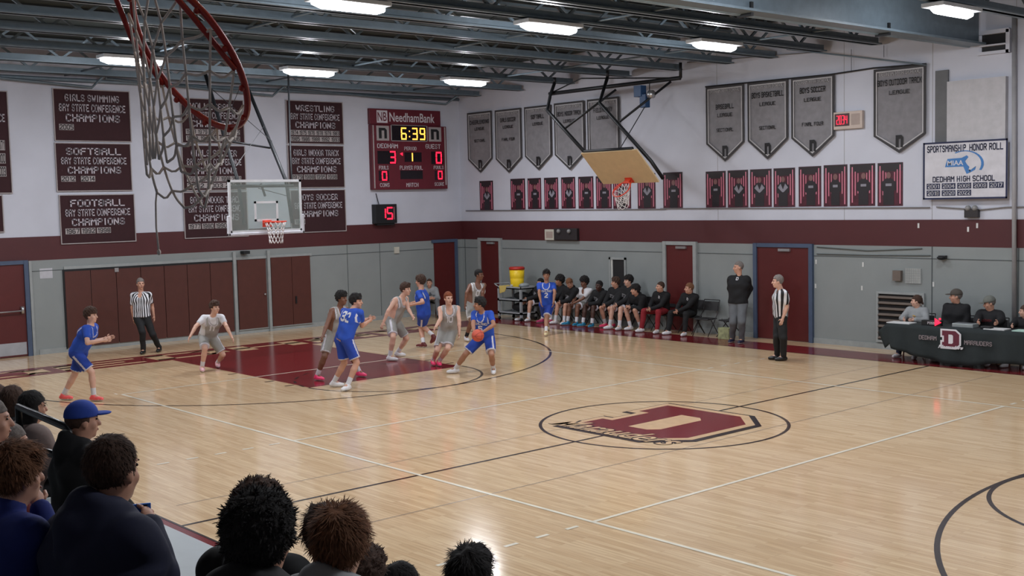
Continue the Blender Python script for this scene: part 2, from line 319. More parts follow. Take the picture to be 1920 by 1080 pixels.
for F, nm, u0, u1 in ((FE, 'baseboard_left', -3.5, 8.2), (FB, 'baseboard_back', -14.5, XR)):
    structure(nm, MB().rect(F, u0, 0, u1, .12, .012, .03), M_BASE)
# wall block joints on the white wall (vertical seams)
for i, px in enumerate((1345, 1583, 1748, 1903)):
    u = bb(px, 240 if px < 1700 else 330)[0]; MB().rect(FB, u-.006, Z2, u+.006, ZC, 0, .003).build('wall_seam', mat('joint_pale', (150, 148, 150)), WB)
for px in (875, 1526, 1748, 1910): u = bb(px, 550)[0]; MB().rect(FB, u-.01, 0, u+.01, Z1, .012, .02).build('panel_joint', mat('joint_grey', (74, 80, 82)), WB)
for px in (652, 713): u = eb(px, 520)[0]; MB().rect(FE, u-.008, 0, u+.008, Z1, .012, .018).build('panel_joint', mat('joint_grey', (74, 80, 82)), WE)
# ------------------------------------------------------------------ doors
M_CHR = mat('brushed_metal', (190, 190, 192), .3, .8); M_KICK = mat('steel_kickplate', (168, 170, 176), .35, .3)
def door(n, F, u0, u1, z1, frame=M_BASE, sides='LR', kick=False, bar=None, leafs=1, closer=False):
    o = structure('door_%d' % n, MB().rect(F, u0, .01, u1, z1, .012, .045), M_DOOR)
    fr = MB(); fr.rect(F, u0-.08, z1, u1+.08, z1+.09, .012, .08)
    if 'L' in sides: fr.rect(F, u0-.1, 0, u0, z1+.09, .012, .09)
    if 'R' in sides: fr.rect(F, u1, 0, u1+.1, z1+.09, .012, .09)
    fr.build('door_frame', frame, o)
    if leafs == 2: MB().rect(F, (u0+u1)/2-.006, 0, (u0+u1)/2+.006, z1, .045, .048).build('door_gap', BLACK, o)
    if kick: MB().rect(F, u0+.02, .05, u1-.02, .34, .045, .05).build('kick_plate', M_KICK, o)
    if bar:
        mb = MB(); mb.tube([F(u0+.05, bar, .12), F(u1-.1, bar, .12)], .018, 8); mb.rect(F, u1-.12, bar-.06, u1-.06, bar+.1, .045, .14); mb.rect(F, u0+.02, bar-.05, u0+.08, bar+.05, .045, .14); mb.build('panic_bar', M_CHR, o, True)
    if closer: MB().rect(F, (u0+u1)/2-.1, z1-.09, (u0+u1)/2+.22, z1-.03, .045, .1).build('door_closer', M_CHR, o)
    return o
door(1, FE, -5.65, -3.78, 2.17, M_BLUE, kick=True, bar=1.08)
door(2, FE, 8.32, 9.1, 2.17, M_BLUE, 'R')
door(3, FB, -15.55, -14.68, 2.2, M_BASE, closer=True)
door(4, FB, -8.14, -7.24, 2.18, M_BASE, closer=True)
door(5, FB, -5.3, -3.85, 2.17, M_BLUE, closer=True)
# dark pass-through opening behind the bench
o = structure('window_1', MB().rect(FB, -10.12, 1.0, -9.62, 1.76, .012, .016), BLACK)
fr = MB(); [fr.rect(FB, *r, .012, .05) for r in ((-10.18, .95, -10.12, 1.82), (-9.62, .95, -9.57, 1.82), (-10.18, 1.76, -9.57, 1.82), (-10.18, .94, -9.57, 1.0))]; fr.build('window_frame', M_BASE, o)
MB().rect(FB, -10.12, 1.0, -10.06, 1.76, .016, .03).build('window_edge', mat('pale_edge', (190, 190, 186)), o)  # pale strip down the left edge of the opening
# folding brown partition: seven leaves, then two more bays
pr = props(empty('folding_partition', FE(-.6, 0, 0.)), 'brown seven leaf folding partition in the grey wall behind the baseline', 'partition')
us = [eb(x, 570)[0] for x in (122, 171, 219, 265, 309, 352, 395, 437)]
for a, b in zip(us, us[1:]): MB().rect(FE, a+.008, .1, b-.008, 1.94, .012, .05).build('leaf', M_BROWN, pr)
MB().rect(FE, us[0]-.03, .08, us[0], 1.98, .012, .055).build('edge_channel', BLK, pr); MB().rect(FE, us[0], 1.94, us[-1], 1.98, .012, .055).build('top_track', BLK, pr)
MB().rect(FE, us[1]+.6, 1.86, us[1]+.7, 1.96, .05, .07).build('latch', M_CHR, pr)
def bay(label, u0, u1, z1, split, name):
    q = props(empty(name, FE((u0+u1)/2, 0, 0)), label, 'door panel')
    e = [u0]+([split] if split else [])+[u1]
    for a, b in zip(e, e[1:]): MB().rect(FE, a+.006, .12, b-.006, z1, .012, .05).build('leaf', M_BROWN, q)
    MB().rect(FE, u0-.02, .1, u1+.02, .12, .012, .06).build('sill', M_BASE, q); return q
q = bay('single brown storage door panel between the pale posts left of the basket', us[-1]+.14, eb(499, 550)[0], 1.98, None, 'storage_panel')
MB().ball(FE(eb(495, 553)[0], 1.02, .07), .03).build('handle', M_CHR, q, True)
q = bay('double brown storage panel right of the pale post under the basket', eb(508, 550)[0], eb(582, 550)[0], 2.0, eb(547, 550)[0], 'storage_panel')
MB().rect(FE, eb(554, 582)[0]-.02, .7, eb(554, 582)[0]+.02, .9, .05, .08).build('handle', BLK, q)
for px, n in ((439.5, 1), (503.5, 2), (0, 3)):
    if px: u = eb(px, 550)[0]; structure('trim_%d' % n, MB().rect(FE, u-.04, 0, u+.04, 2.2, .012, .09), M_BASE)
structure('trim_3', MB().rect(FE, -3.66, 0, -3.6, Z1, .012, .07), M_BASE)
structure('trim_4', MB().rect(FE, us[0], 1.99, eb(583, 480)[0], 2.06, .012, .04), M_BASE)
# upper right wall: column strip with recess shade in its grey, proud boxed panel, roof-level vent
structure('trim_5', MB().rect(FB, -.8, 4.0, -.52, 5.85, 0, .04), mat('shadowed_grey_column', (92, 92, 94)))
structure('trim_6', MB().rect(FB, -.5, 4.0, .72, 5.6, 0, .12), mat('pale_box_panel', (176, 174, 178)))
v = props(empty('wall_vent', FB(.4, 6.1, .02)), 'dark rectangular vent opening high on the right wall under the roof', 'vent')
x0, z0, x1, z1 = rectw(bb, 1842, 64, 1890, 96)
MB().rect(FB, x0, z0, x1, z1, .0, .02).build('opening', BLACK, v)
fr = MB(); [fr.rect(FB, *r, 0, .1) for r in ((x0-.06, z0-.06, x1+.06, z0), (x0-.06, z1, x1+.06, z1+.08), (x1, z0-.06, x1+.08, z1+.06))]; fr.rect(FB, x0, z0+.1, x1, z0+.13, .02, .12); fr.build('frame', M_WALL, v)
# ------------------------------------------------------------------ roof joists, girder, lamps
YT0, YT1 = YF+.1, YB-.12; ZB, ZT = 6.52, 7.3
bars = {}
def webbar(parent, x, y0, z0, y1, z1):
    key = (round(y1-y0, 2), round(z1-z0, 2))
    if key not in bars:
        o = MB().beam((0, 0, 0), (0, y1-y0, z1-z0), .045, .045).build('web_bar', M_STEEL, parent); bars[key] = o.data
    else: o = bpy.data.objects.new('web_bar', bars[key]); COL.objects.link(o); o.parent = parent
    o.matrix_parent_inverse = Matrix(); o.location = (0, y0-parent.location[1], z0-parent.location[2])
JX = [-15.4, -13.5, -11.4, -9.3, -7.6, -6.0, -4.75, -3.45, -2.1, 1.6, 3.9, 6.4, 9.0]
for i, x in enumerate(JX):
    side = '%s open web roof joist out from the scoreboard wall' % ORD[i] if i < 9 else '%s open web roof joist right of the deep girder' % ORD[i-9]
    j = props(empty('roof_joist', (x, 0, ZB)), side, 'roof joist', 'open web roof joists')
    mb = MB(); mb.box((x-.13, YT0, ZB), (x+.13, YT1, ZB+.03)); mb.box((x-.05, YT0, ZB), (x+.05, YT1, ZB+.15)); mb.build('bottom_chord', M_STEEL, j)
    mb = MB(); mb.box((x-.08, YT0, ZT-.05), (x+.08, YT1, ZT)); mb.build('top_chord', M_STEEL, j)
    n = 28; st = (YT1-YT0)/n
    for k in range(n):
        y = YT0+k*st
        webbar(j, x, y, ZB+.1 if k % 2 else ZT-.04, y+st, ZT-.04 if k % 2 else ZB+.1)
g = props(empty('girder', (.15, 0, 6.25)), 'deep grey blue steel girder running to the bench wall', 'girder')
mb = MB(); mb.box((-.02, YT0, 6.25), (.32, YT1, 6.29)); mb.box((.135, YT0, 6.27), (.165, YT1, ZT)); mb.box((-.02, YT0, ZT-.04), (.32, YT1, ZT)); mb.build('i_beam', M_STEEL, g)
mb = MB(); mb.tube([(-.05, YT0, 6.3), (-.05, YT1, 6.3)], .075, 10); mb.build('pipe', mat('pale_blue_pipe', (120, 136, 142), .35), g, True)
for y in (-6, -2, 2, 6): MB().box((-.08, y-.03, 6.2), (.2, y+.03, 6.42)).build('pipe_hanger', BLK, g)
# cross bridging lines and end bracing pipes
for i, (x0, x1, y, z) in enumerate(((-16.4, -.1, 6.9, 6.6), (-16.4, -.1, 2.2, 6.6), (-16.4, -.1, -2.6, 6.6), (-16.4, -.1, -7.2, 6.6))):
    props(MB().tube([(x0, y, z), (x1, y, z)], .022, 6).build('bridging_pipe', M_STEEL, smooth=True), '%s bridging pipe crossing the joists, counted from the bench wall' % ORD[i], 'pipe', 'joist bridging pipes')
for i, (ya, yb) in enumerate(((-6.5, -1.9), (-1.9, 3.0), (3.0, 8.9))):
    ym = (ya+yb)/2
    pth = [(-15.6, ya, 6.6), (-16.2, ya+.2, 6.56), (-16.3, yb-.1, 6.34), (-15.8, yb, 6.58)]
    props(MB().tube(pth, .035, 6).build('brace_pipe', M_STEEL, smooth=True), ['sloping brace pipe above the football banner column', 'sloping brace pipe above the far basket', 'sloping brace pipe above the scoreboard'][i], 'pipe')
props(MB().tube([(-16.35, YT0, 6.5), (-16.35, YT1, 6.5)], .05, 8).build('sprinkler_pipe', M_STEEL, smooth=True), 'straight pipe under the roof along the top of the banner wall', 'pipe')
M_LAMP = mat('lamp_tube', (250, 252, 255), .4, var=0, emit=9.0); M_LH = mat('lamp_housing', (200, 204, 208), .5)
def lamp(x, y, label, gain=1.):
    z = 6.4; t = props(empty('strip_light', (x, y, z)), label, 'ceiling light', 'ceiling strip lights')
    MB().box((x-.2, y-.66, z+.02), (x+.2, y+.66, z+.09)).build('housing', M_LH, t, bevel=.01)
    MB().tube([(x-.0, y-.64, z), (x-.0, y-.5, z-.01), (x-.0, y+.5, z-.01), (x-.0, y+.64, z)], [.05, .085, .085, .05], 8).build('tube_lens', M_LAMP, t, True)
    mb = MB(); [mb.tube([(x, y+s*.5, z+.08), (x, y+s*.5, ZB+.02)], .008, 5) for s in (-1, 1)]; mb.build('hanger', BLK, t)
    ld = bpy.data.lights.new('tube_light', 'AREA'); ld.shape = 'RECTANGLE'; ld.size = .3; ld.size_y = 1.25; ld.energy = LAMP_W*gain; ld.color = LAMP_COL
    lo = bpy.data.objects.new('tube_light', ld); COL.objects.link(lo); lo.parent = t; lo.location = (0, 0, -.1)
    pd = bpy.data.lights.new('tube_glow', 'POINT'); pd.energy = LAMP_P*gain; pd.color = LAMP_COL; pd.shadow_soft_size = .12
    po = bpy.data.objects.new('tube_glow', pd); COL.objects.link(po); po.parent = t; po.location = (0, 0, -.22)
rows = [(-11.4, 'scoreboard end row'), (-3.45, 'middle row'), (1.6, 'row right of the girder'), (9.0, 'far right row')]
for x, rn in rows:
    for k, y in enumerate((-7.4, -3.1, 1.05, 5.6)): lamp(x, y, '%s strip light from the bleachers in the %s' % (ORD[k], rn), 1.35 if x < -11 else 1.)
# ================================================================== BANNERS, BOARDS, HOOPS, FURNITURE
M_BAN = mat('maroon_banner_cloth', (48, 17, 23), .85, bump=.2, scale=14); M_BTX = mat('pale_banner_letters', (176, 168, 176), .8); M_BEDGE = mat('pale_banner_hem', (158, 150, 150), .8)
M_PEN = mat('grey_pennant_cloth', (124, 122, 126), .85, bump=.25, scale=8, var=.1); M_PENW = mat('white_pennant_trim', (176, 174, 176), .8); M_PENB = mat('dark_pennant_trim', (58, 56, 58), .8)
def cloth(F, poly_fn, u0, v0, u1, v1, nx, nz, d0, amp, name, m, parent, seed=0):
    """wavy sheet with thickness; poly_fn(u)->bottom v"""
    vs = []; fs = []
    for side in (0, 1):
        for i in range(nx+1):
            for k in range(nz+1):
                u = u0+(u1-u0)*i/nx; b = poly_fn(u); v = b+(v1-b)*k/nz
                w = amp*math.sin(u*9+seed*1.7)*(1-k/nz)+amp*.4*math.sin(v*7+u*4+seed)
                vs.append(F(u, v, d0+w-(.008 if side else 0)))
    n = (nx+1)*(nz+1)
    for i in range(nx):
        for k in range(nz):
            a = i*(nz+1)+k; b = a+nz+1
            fs.append((a, b, b+1, a+1)); fs.append((n+a, n+a+1, n+b+1, n+b))
    o = MB().add(vs, fs).build(name, m, parent, True); return o
def banner(px, lines, label, years=(), side='maroon'):
    u0, z0, u1, z1 = rectw(eb, *px); t = props(empty('championship_banner', FE((u0+u1)/2, z0, .02)), label, 'banner', 'maroon championship banners')
    cloth(FE, lambda u: z0, u0, z0, u1, z1, 10, 8, .03, .006, 'cloth', M_BAN, t, u0)
    h = MB(); W = .022
    for r in ((u0-W, z0-W, u1+W, z0), (u0-W, z1, u1+W, z1+W), (u0-W, z0, u0, z1), (u1, z0, u1+W, z1)): h.rect(FE, *r, .02, .045)
    h.build('hem', M_BEDGE, t)
    H = z1-z0; Wd = u1-u0; mb = MB(); y = z1-.04*H
    for s, hh, wf in lines:
        y -= .05*H; w_ = Wd*wf; c = (u0+u1)/2
        letters(mb, s, FE, c-w_/2, y-hh*H, c+w_/2, y, .05, 1.25, thick=.003); y -= hh*H
    mb.build('lettering', M_BTX, t)
    if years:
        mb = MB(); mk = MB(); wy = Wd*.2 if len(years[0]) < 6 else Wd*.9; hh = H*(.12 if len(years) < 3 or len(years[0]) < 6 else .1)
        x = u0+Wd*.05; y -= .05*H
        for k, s in enumerate(years):
            wy = Wd*(.19 if len(s) < 6 else .88)
            mk.rect(FE, x, y-hh, x+wy, y, .045, .048); letters(mb, s, FE, x+.012, y-hh+.012, x+wy-.012, y-.012, .05, 1.1, thick=.002)
            if len(s) < 6: x += wy+Wd*(.07 if 'SOFT' in label.upper() else .02)
            else: y -= hh+.03*H
        mk.build('year_patch', M_BEDGE, t); mb.build('year_numbers', BLACK, t)
    return t
BSC = ('BAY STATE CONFERENCE', .15, .88); CH = ('CHAMPIONS', .15, .72)
banner((101, 170, 242, 264), [('GIRLS SWIMMING', .14, .72), BSC, CH], 'maroon banner reading GIRLS SWIMMING, top of the full column left of the net', ['2005'])
banner((105, 270, 244, 357), [('SOFTBALL', .15, .74), BSC, CH], 'maroon banner reading SOFTBALL between the swimming and football banners', ['2012', '2014'])
banner((113, 366, 251, 454), [('FOOTBALL', .15, .74), BSC, CH], 'maroon banner reading FOOTBALL, lowest in its column', ['1967', '1992', '1998'])
banner((-110, 170, 16, 362), [('TRACK', .08, .5), ('BAY STATE CONFERENCE', .08, .9), ('CHAMPIONS', .08, .72)], 'tall maroon banner cut off by the left edge, upper one', ['1983 1984 1987 1991 1999 1971', '1994 1995 1996 1997 1998 2000', '2001 2002 2003 2004 2005 2003'])
banner((-120, 368, 4, 436), [('HOCKEY', .15, .6), ('BAY STATE CONFERENCE', .15, .9), ('CHAMPIONS', .15, .72)], 'small maroon banner cut off by the left edge, lower one')
banner((340, 187, 455, 268), [('VOLLEYBALL', .15, .74), BSC, CH], 'maroon banner reading VOLLEYBALL seen through the hanging net', ['1978 1979 1980 1991 1992', '1993 1994 2004 2006'])
banner((342, 274, 458, 356), [('GIRLS SOCCER', .15, .74), BSC, CH], 'maroon banner reading GIRLS SOCCER behind the bottom of the net', ['1993 1994 1997 1998 2001', '2002 2003 2004'])
banner((345, 361, 462, 444), [('BOYS INDOOR TRACK', .15, .82), BSC, CH], 'maroon banner reading BOYS INDOOR TRACK left of the glass backboard', ['1977', '1980', '1990'])
banner((537, 191, 641, 269), [('WRESTLING', .15, .7), BSC, CH], 'maroon banner reading WRESTLING above the glass backboard', ['1974 1975 1976 1978 1979 1983', '1985 1986 1988 1992 1993'])
banner((540, 274, 643, 351), [('GIRLS INDOOR TRACK', .15, .82), BSC, CH], 'maroon banner reading GIRLS INDOOR TRACK right above the backboard', ['1979', '1988', '1995', '1998'])
banner((545, 357, 646, 434), [('BOYS SOCCER', .15, .72), BSC, CH], 'maroon banner reading BOYS SOCCER right of the glass backboard', ['1999'])
# grey pennants on the bench wall
def pennant(x0, x1, y0, ysh, ytip, lines, label):
    u0, z1 = bb(x0, y0); u1 = bb(x1, ysh)[0]; um = (u0+u1)/2; xm = (x0+x1)/2; zs = bb(xm, ysh)[1]; zt = bb(xm, ytip)[1]
    t = props(empty('pennant', FB(um, zt, .03)), label, 'pennant', 'grey pennants on the bench wall')
    bot = lambda u, g=0.: zt+g+(zs-zt)*abs(u-um)/((u1-u0)/2)
    cloth(FB, bot, u0, zt, u1, z1, 12, 12, .04, .015, 'cloth', M_PEN, t, u0)
    def ring(a, b, m, nm, d):
        mb = MB(); hw = (u1-u0)/2
        P = lambda g: [(u0+g, z1-g), (u0+g, zs+g*.4), (um, zt+g*1.35), (u1-g, zs+g*.4), (u1-g, z1-g)]
        A, B = P(a), P(b)
        for i in range(5):
            j = (i+1) % 5; mb.prism([A[i], A[j], B[j], B[i]], FB, d, d+.004)
        mb.build(nm, m, t)
    ring(-.01, .035, M_PENB, 'dark_edge', .064); ring(.045, .07, M_PENW, 'white_piping', .066)
    H = z1-zt; W = u1-u0; mb = MB(); mt = MB()
    letters(mt, 'DEDHAM HIGH SCHOOL', FB, u0+.12, z1-.085*H, u1-.12, z1-.04*H, .066, 1.1, thick=.002)
    y = z1-.13*H
    for s, f, wf in lines:
        if s: letters(mb, s, FB, um-W*wf/2, y-.06*H*f, um+W*wf/2, y, .066, 1.1, thick=.002)
        y -= .11*H*max(f, .8)
    lg = [(um+a*.1, zt+.1*H+b*.13+.06) for a, b in ((-.8, 1), (.5, 1), (.9, .6), (.9, -1), (.35, -1), (.35, .45), (-.2, .45), (-.2, -1), (-.8, -1))]
    mb.prism(lg, FB, .068, .071); mb.build('lettering', BLACK, t); mt.build('top_lettering', M_PENW, t); return t
LG = ('LEAGUE', .8, .4); GAP = ('', 1, 0)
pennant(879, 926, 213, 298, 323, [('CHEERLEADING', 1.1, .8), LG, GAP, ('SECTIONAL', .8, .45)], 'grey pennant nearest the room corner, above a lone poster')
pennant(931, 981, 208, 297, 323, [('GIRLS SOCCER', 1.1, .6), LG, GAP, ('FINAL FOUR', .8, .5)], 'grey pennant second from the room corner')
pennant(986, 1037, 202, 292, 318, [('SOFTBALL', 1.1, .5), LG], 'grey pennant third from the corner, left of the folded hoop frame')
pennant(1042, 1099, 195, 289, 318, [('BOYS INDOOR TRACK', 1.1, .8), LG], 'grey pennant crossed by the left arm of the folded hoop frame')
pennant(1104, 1164, 188, 282, 314, [('FIELD HOCKEY', 1.1, .6), LG], 'grey pennant behind the middle of the folded hoop frame')
pennant(1327, 1398, 165, 268, 302, [GAP, ('BASEBALL', 1.1, .48), LG, GAP, ('SECTIONAL', .8, .45)], 'grey pennant reading BASEBALL, first right of the folded hoop')
pennant(1405, 1480, 157, 262, 298, [('BOYS BASKETBALL', 1.2, .8), LG, GAP, GAP, ('SECTIONAL', .8, .42)], 'grey pennant reading BOYS BASKETBALL between two others')
pennant(1487, 1567, 148, 257, 293, [('BOYS SOCCER', 1.2, .6), LG, GAP, GAP, ('FINAL FOUR', .8, .5)], 'grey pennant reading BOYS SOCCER left of the red clock')
pennant(1642, 1738, 132, 253, 286, [('BOYS OUTDOOR TRACK', 1.2, .86), LG], 'large grey pennant reading BOYS OUTDOOR TRACK right of the red clock')
# rod and wires that carry the right pennants
t = props(empty('hanging_rod', FB(-3, 5.9, .1)), 'thin dark rod hung from the roof above the right pennants', 'rod')
a = bb(1326, 163); b = bb(1560, 140); c = bb(1640, 128); d = bb(1740, 120)
MB().tube([FB(*a, .07), FB(*b, .07), FB(*c, .07), FB(*d, .07)], .018, 6).build('rod', BLK, t, True)
MB().tube([FB(*bb(1500, 95), .5), FB(*bb(1740, 122), .06)], .02, 6).build('slanted_rod', M_STEEL, t, True)
for x in (1600, 1661): u, z = bb(x, 133 if x < 1620 else 108); MB().tube([FB(u, z, .08), FB(u, 6.5, .08)], .006, 4).build('wire', BLK, t)
for i, (A, B) in enumerate((((1290, 117), (1530, 98)), ((875, 395), (1250, 392)), ((1240, 391), (1745, 389)))):
    props(MB().tube([FB(*bb(*A), .03), FB(*bb(*B), .03)], .014, 6).build('conduit', mat('conduit_paint', (128, 126, 128)), smooth=True), ['short conduit high on the bench wall under the roof', 'long conduit below the left run of posters', 'long conduit below the right run of posters'][i], 'pipe')
props(MB().tube([FB(*bb(1757, 388), .03), FB(*bb(1840, 393), .03), FB(*bb(1890, 388), .03), FB(bb(1890, 388)[0]+1.5, bb(1890, 388)[1], .03)], .014, 6).build('conduit', MATS['conduit_paint'], smooth=True), 'conduit under the sportsmanship sign running to the right edge', 'pipe')
props(MB().tube([FB(*bb(1905, 20), .075), FB(*bb(1905, 640), .075)], .045, 8).build('downpipe', mat('downpipe_paint', (150, 148, 150)), smooth=True), 'tall vertical wall pipe right of the sportsmanship sign', 'pipe')
for i, (A, B) in enumerate((((1533, 463), (1730, 466)), ((1533, 476), (1746, 479)))):
    props(MB().tube([FB(*bb(*A), .03), FB((bb(*A)[0]+bb(*B)[0])/2, bb(*A)[1]-(.06 if i == 0 else 0), .03), FB(*bb(*B), .03)], .012, 6).build('cable', mat('cable_grey', (92, 98, 98)), smooth=True), ['sagging cable above the grey panel right of the wide red door', 'straight cable above the grey panel right of the wide red door'][i], 'cable')
# posters
M_PBG = mat('poster_dark_red', (70, 16, 34), .55, scale=9, var=.35); M_PBAR = mat('poster_pink_bar', (206, 122, 142), .5); M_PFIG = mat('poster_dark_figure', (30, 24, 30), .5); M_PSKIN = mat('poster_skin', (118, 84, 82), .5)
M_PTOP = mat('poster_black_top', (34, 26, 30), .5); M_PGR = mat('poster_grey_shirt', (132, 130, 140), .5)
def poster(x0, x1, y0, y1, label, grp, k):
    u0, v0, u1, v1 = rectw(bb, x0, y0, x1, y1); t = props(empty('team_poster', FB((u0+u1)/2, v0, .005)), label, 'poster', grp); W, H = u1-u0, v1-v0; c = (u0+u1)/2
    MB().rect(FB, u0, v0, u1, v1, .001, .012).build('backing', M_PBG, t)
    MB().rect(FB, u0+.01, v1-H*.2, u1-.01, v1-.01, .012, .013).build('printed_ceiling', M_PTOP, t)
    mb = MB()
    for a, lo, hi, w in ((.1, .08, .93, .035), (.22, .25, .82, .03), (.33, .3, .78, .025), (.68, .35, .78, .025), (.79, .3, .84, .03), (.9, .05, .95, .035)): mb.rect(FB, u0+W*(a-w/2*1.3), v0+H*lo, u0+W*(a+w/2*1.3), v0+H*hi, .013, .014)
    mb.build('printed_light_bars', M_PBAR, t)
    s = .03*math.sin(k*2.1)*W/.5; sh = (.25+.05*(k % 3)/2)*W
    fig = [(-.5*sh/.25*.8, 0), (-.5*sh/.25*.8*.9, .3*H), (-sh, .38*H), (-sh*.95, .55*H), (-sh*.35, .64*H), (sh*.35, .64*H), (sh*.95, .55*H), (sh, .38*H), (.5*sh/.25*.36, .3*H), (.5*sh/.25*.4, 0)]
    fig = [(-.72*sh, .02*H), (-.72*sh, .34*H), (-sh, .38*H), (-sh*.95, .55*H), (-sh*.35, .64*H), (sh*.35, .64*H), (sh*.95, .55*H), (sh, .38*H), (.72*sh, .34*H), (.72*sh, .02*H)]
    MB().prism([(c+s+a, v0+b) for a, b in fig], FB, .014, .0155).build('printed_figure', M_PFIG, t)
    hd = [(c+s+.085*W*1.1*math.cos(q*PI/5), v0+.71*H+.075*H*math.sin(q*PI/5)) for q in range(10)]
    MB().prism(hd, FB, .0156, .017).build('printed_face', M_PSKIN, t)
    if k % 4 in (1, 2):
        MB().prism([(c+s+a*sh, v0+b*H) for a, b in ((-.8, .5), (-.1, .38), (.1, .38), (.8, .5), (.35, .6), (0, .45), (-.35, .6))], FB, .0157, .017).build('printed_shirt', M_PGR, t)
    else:
        mb = MB(); mb.rect(FB, c+s-.4*sh, v0+.46*H, c+s+.4*sh, v0+.52*H, .0157, .017); mb.build('printed_shirt_mark', M_PGR, t)
PL = [(900, 925, 339, 395), (958, 985, 335, 393), (990, 1015, 334, 392), (1021, 1047, 333, 392), (1053, 1079, 332, 391), (1085, 1113, 331, 391), (1118, 1147, 330, 391), (1150, 1183, 328, 391), (1196, 1229, 325, 391), (1244, 1280, 323, 391)]
PR = [(1324, 1361, 321, 389), (1365, 1403, 319, 389), (1407, 1447, 317, 388), (1451, 1491, 315, 388), (1498, 1540, 312, 387), (1545, 1589, 309, 387), (1594, 1641, 307, 386), (1646, 1693, 305, 386)]
for k, p in enumerate(PL): poster(*p, 'red lit player poster, %s from the room corner in the left run' % ORD[k], 'player posters left of the wall seam', k*3+1)
for k, p in enumerate(PR): poster(*p, 'red lit player poster, %s from the left in the right hand run' % ORD[k], 'player posters right of the wall seam', [0, 1, 2, 5, 4, 3, 7, 8][k])
# sportsmanship sign
M_NAVY = mat('navy_sign_edge', (28, 34, 66), .7); M_SIGN = mat('white_sign_cloth', (196, 194, 200), .8, bump=.1); M_SKY = mat('blue_sign_emblem', (62, 116, 176), .7)
u0, v0, u1, v1 = rectw(bb, 1738, 264, 1896, 373)
t = props(empty('honor_banner', FB((u0+u1)/2, v0, .13)), 'white navy edged sign reading SPORTSMANSHIP HONOR ROLL on the right wall', 'sign')
G = Frame(FB(u0, v0, .15), (1, 0, 0), (0, 0, 1), (0, -1, 0)); W, H = u1-u0, v1-v0
MB().rect(G, 0, 0, W, H, -.012, 0).build('cloth', M_SIGN, t)
mb = MB(); e = .035; [mb.rect(G, *r, 0, .006) for r in ((0, 0, W, e), (0, H-e, W, H), (0, 0, e, H), (W-e, 0, W, H))]; mb.build('navy_edge', M_NAVY, t)
mb = MB(); letters(mb, 'SPORTSMANSHIP', G, .05*W, .82*H, .52*W, .94*H, .002, 1.2); letters(mb, 'HONOR ROLL', G, .56*W, .82*H, .95*W, .94*H, .002, 1.2)
letters(mb, 'DEDHAM HIGH SCHOOL', G, .12*W, .3*H, .86*W, .4*H, .002, 1.2); mb.build('lettering', M_NAVY, t)
mk = MB(); mn = MB()
for k, s in enumerate(('2001', '2004', '2008', '2009', '2017', '2018', '2020', '2022')):
    x = .045*W+(k % 5)*.187*W; y = .18*H-(k//5)*.12*H; mk.rect(G, x, y, x+.165*W, y+.1*H, 0, .003); letters(mn, s, G, x+.012*W, y+.014*H, x+.153*W, y+.086*H, .004, 1.2)
mk.build('year_patch', M_NAVY, t); mn.build('year_numbers', M_SIGN, t)
mb = MB(); mb.prism([(x*W, y*H) for x, y in ((.27, .56), (.3, .7), (.47, .71), (.53, .75), (.55, .72), (.51, .65), (.53, .6), (.56, .55), (.55, .5), (.58, .46), (.63, .5), (.64, .56), (.62, .53), (.58, .5), (.56, .45), (.53, .43), (.49, .56))], G, .002, .005)
pa = [(.5+.2*math.cos(a), .6+.22*math.sin(a)) for a in [2.1-i*.2 for i in range(14)]]; pb = [(.5+.23*math.cos(a), .6+.235*math.sin(a)) for a in [2.1-i*.2 for i in range(14)]]
for i in range(13): mb.prism([(p[0]*W, p[1]*H) for p in (pa[i], pa[i+1], pb[i+1], pb[i])], G, .002, .005)
mb.build('emblem', M_SKY, t)
mb = MB(); ftext(mb, 'MIAA', G, .3*W, .585*H, .49*W, .67*H, .0065, bold=.02); mb.build('emblem_letters', M_SIGN, t)
# red digital wall clock
M_RED = mat('red_led', (255, 30, 60), .4, var=0, emit=2.2); M_ORG = mat('amber_led', (255, 176, 70), .4, var=0, emit=2.2); M_CREAM = mat('cream_plastic', (186, 170, 160), .5)
u0, v0, u1, v1 = rectw(bb, 1567, 209, 1621, 242); t = props(empty('wall_clock', FB((u0+u1)/2, v0, .01)), 'cream wall clock with red digits between two grey pennants', 'clock')
MB().rect(FB, u0, v0, u1, v1, .002, .09).build('case', M_CREAM, t, bevel=.01); W = u1-u0; MB().rect(FB, u0+.03, v0+.07, u0+.56*W, v1-.04, .09, .094).build('display', mat('clock_display', (60, 10, 18), .3), t)
mb = MB(); [digit(mb, ch, FB, u0+.08+k*.1*W/.9*.9, v0+.11, u0+.08+k*.1*W/.9*.9+.055, v1-.08, .095) for k, ch in enumerate('2034')]; mb.build('digits', M_RED, t)
MB().rect(FB, u0+.62*W, v0+.08, u0+.92*W, v1-.06, .09, .092).build('speaker_grille', mat('grille_beige', (158, 142, 134)), t)
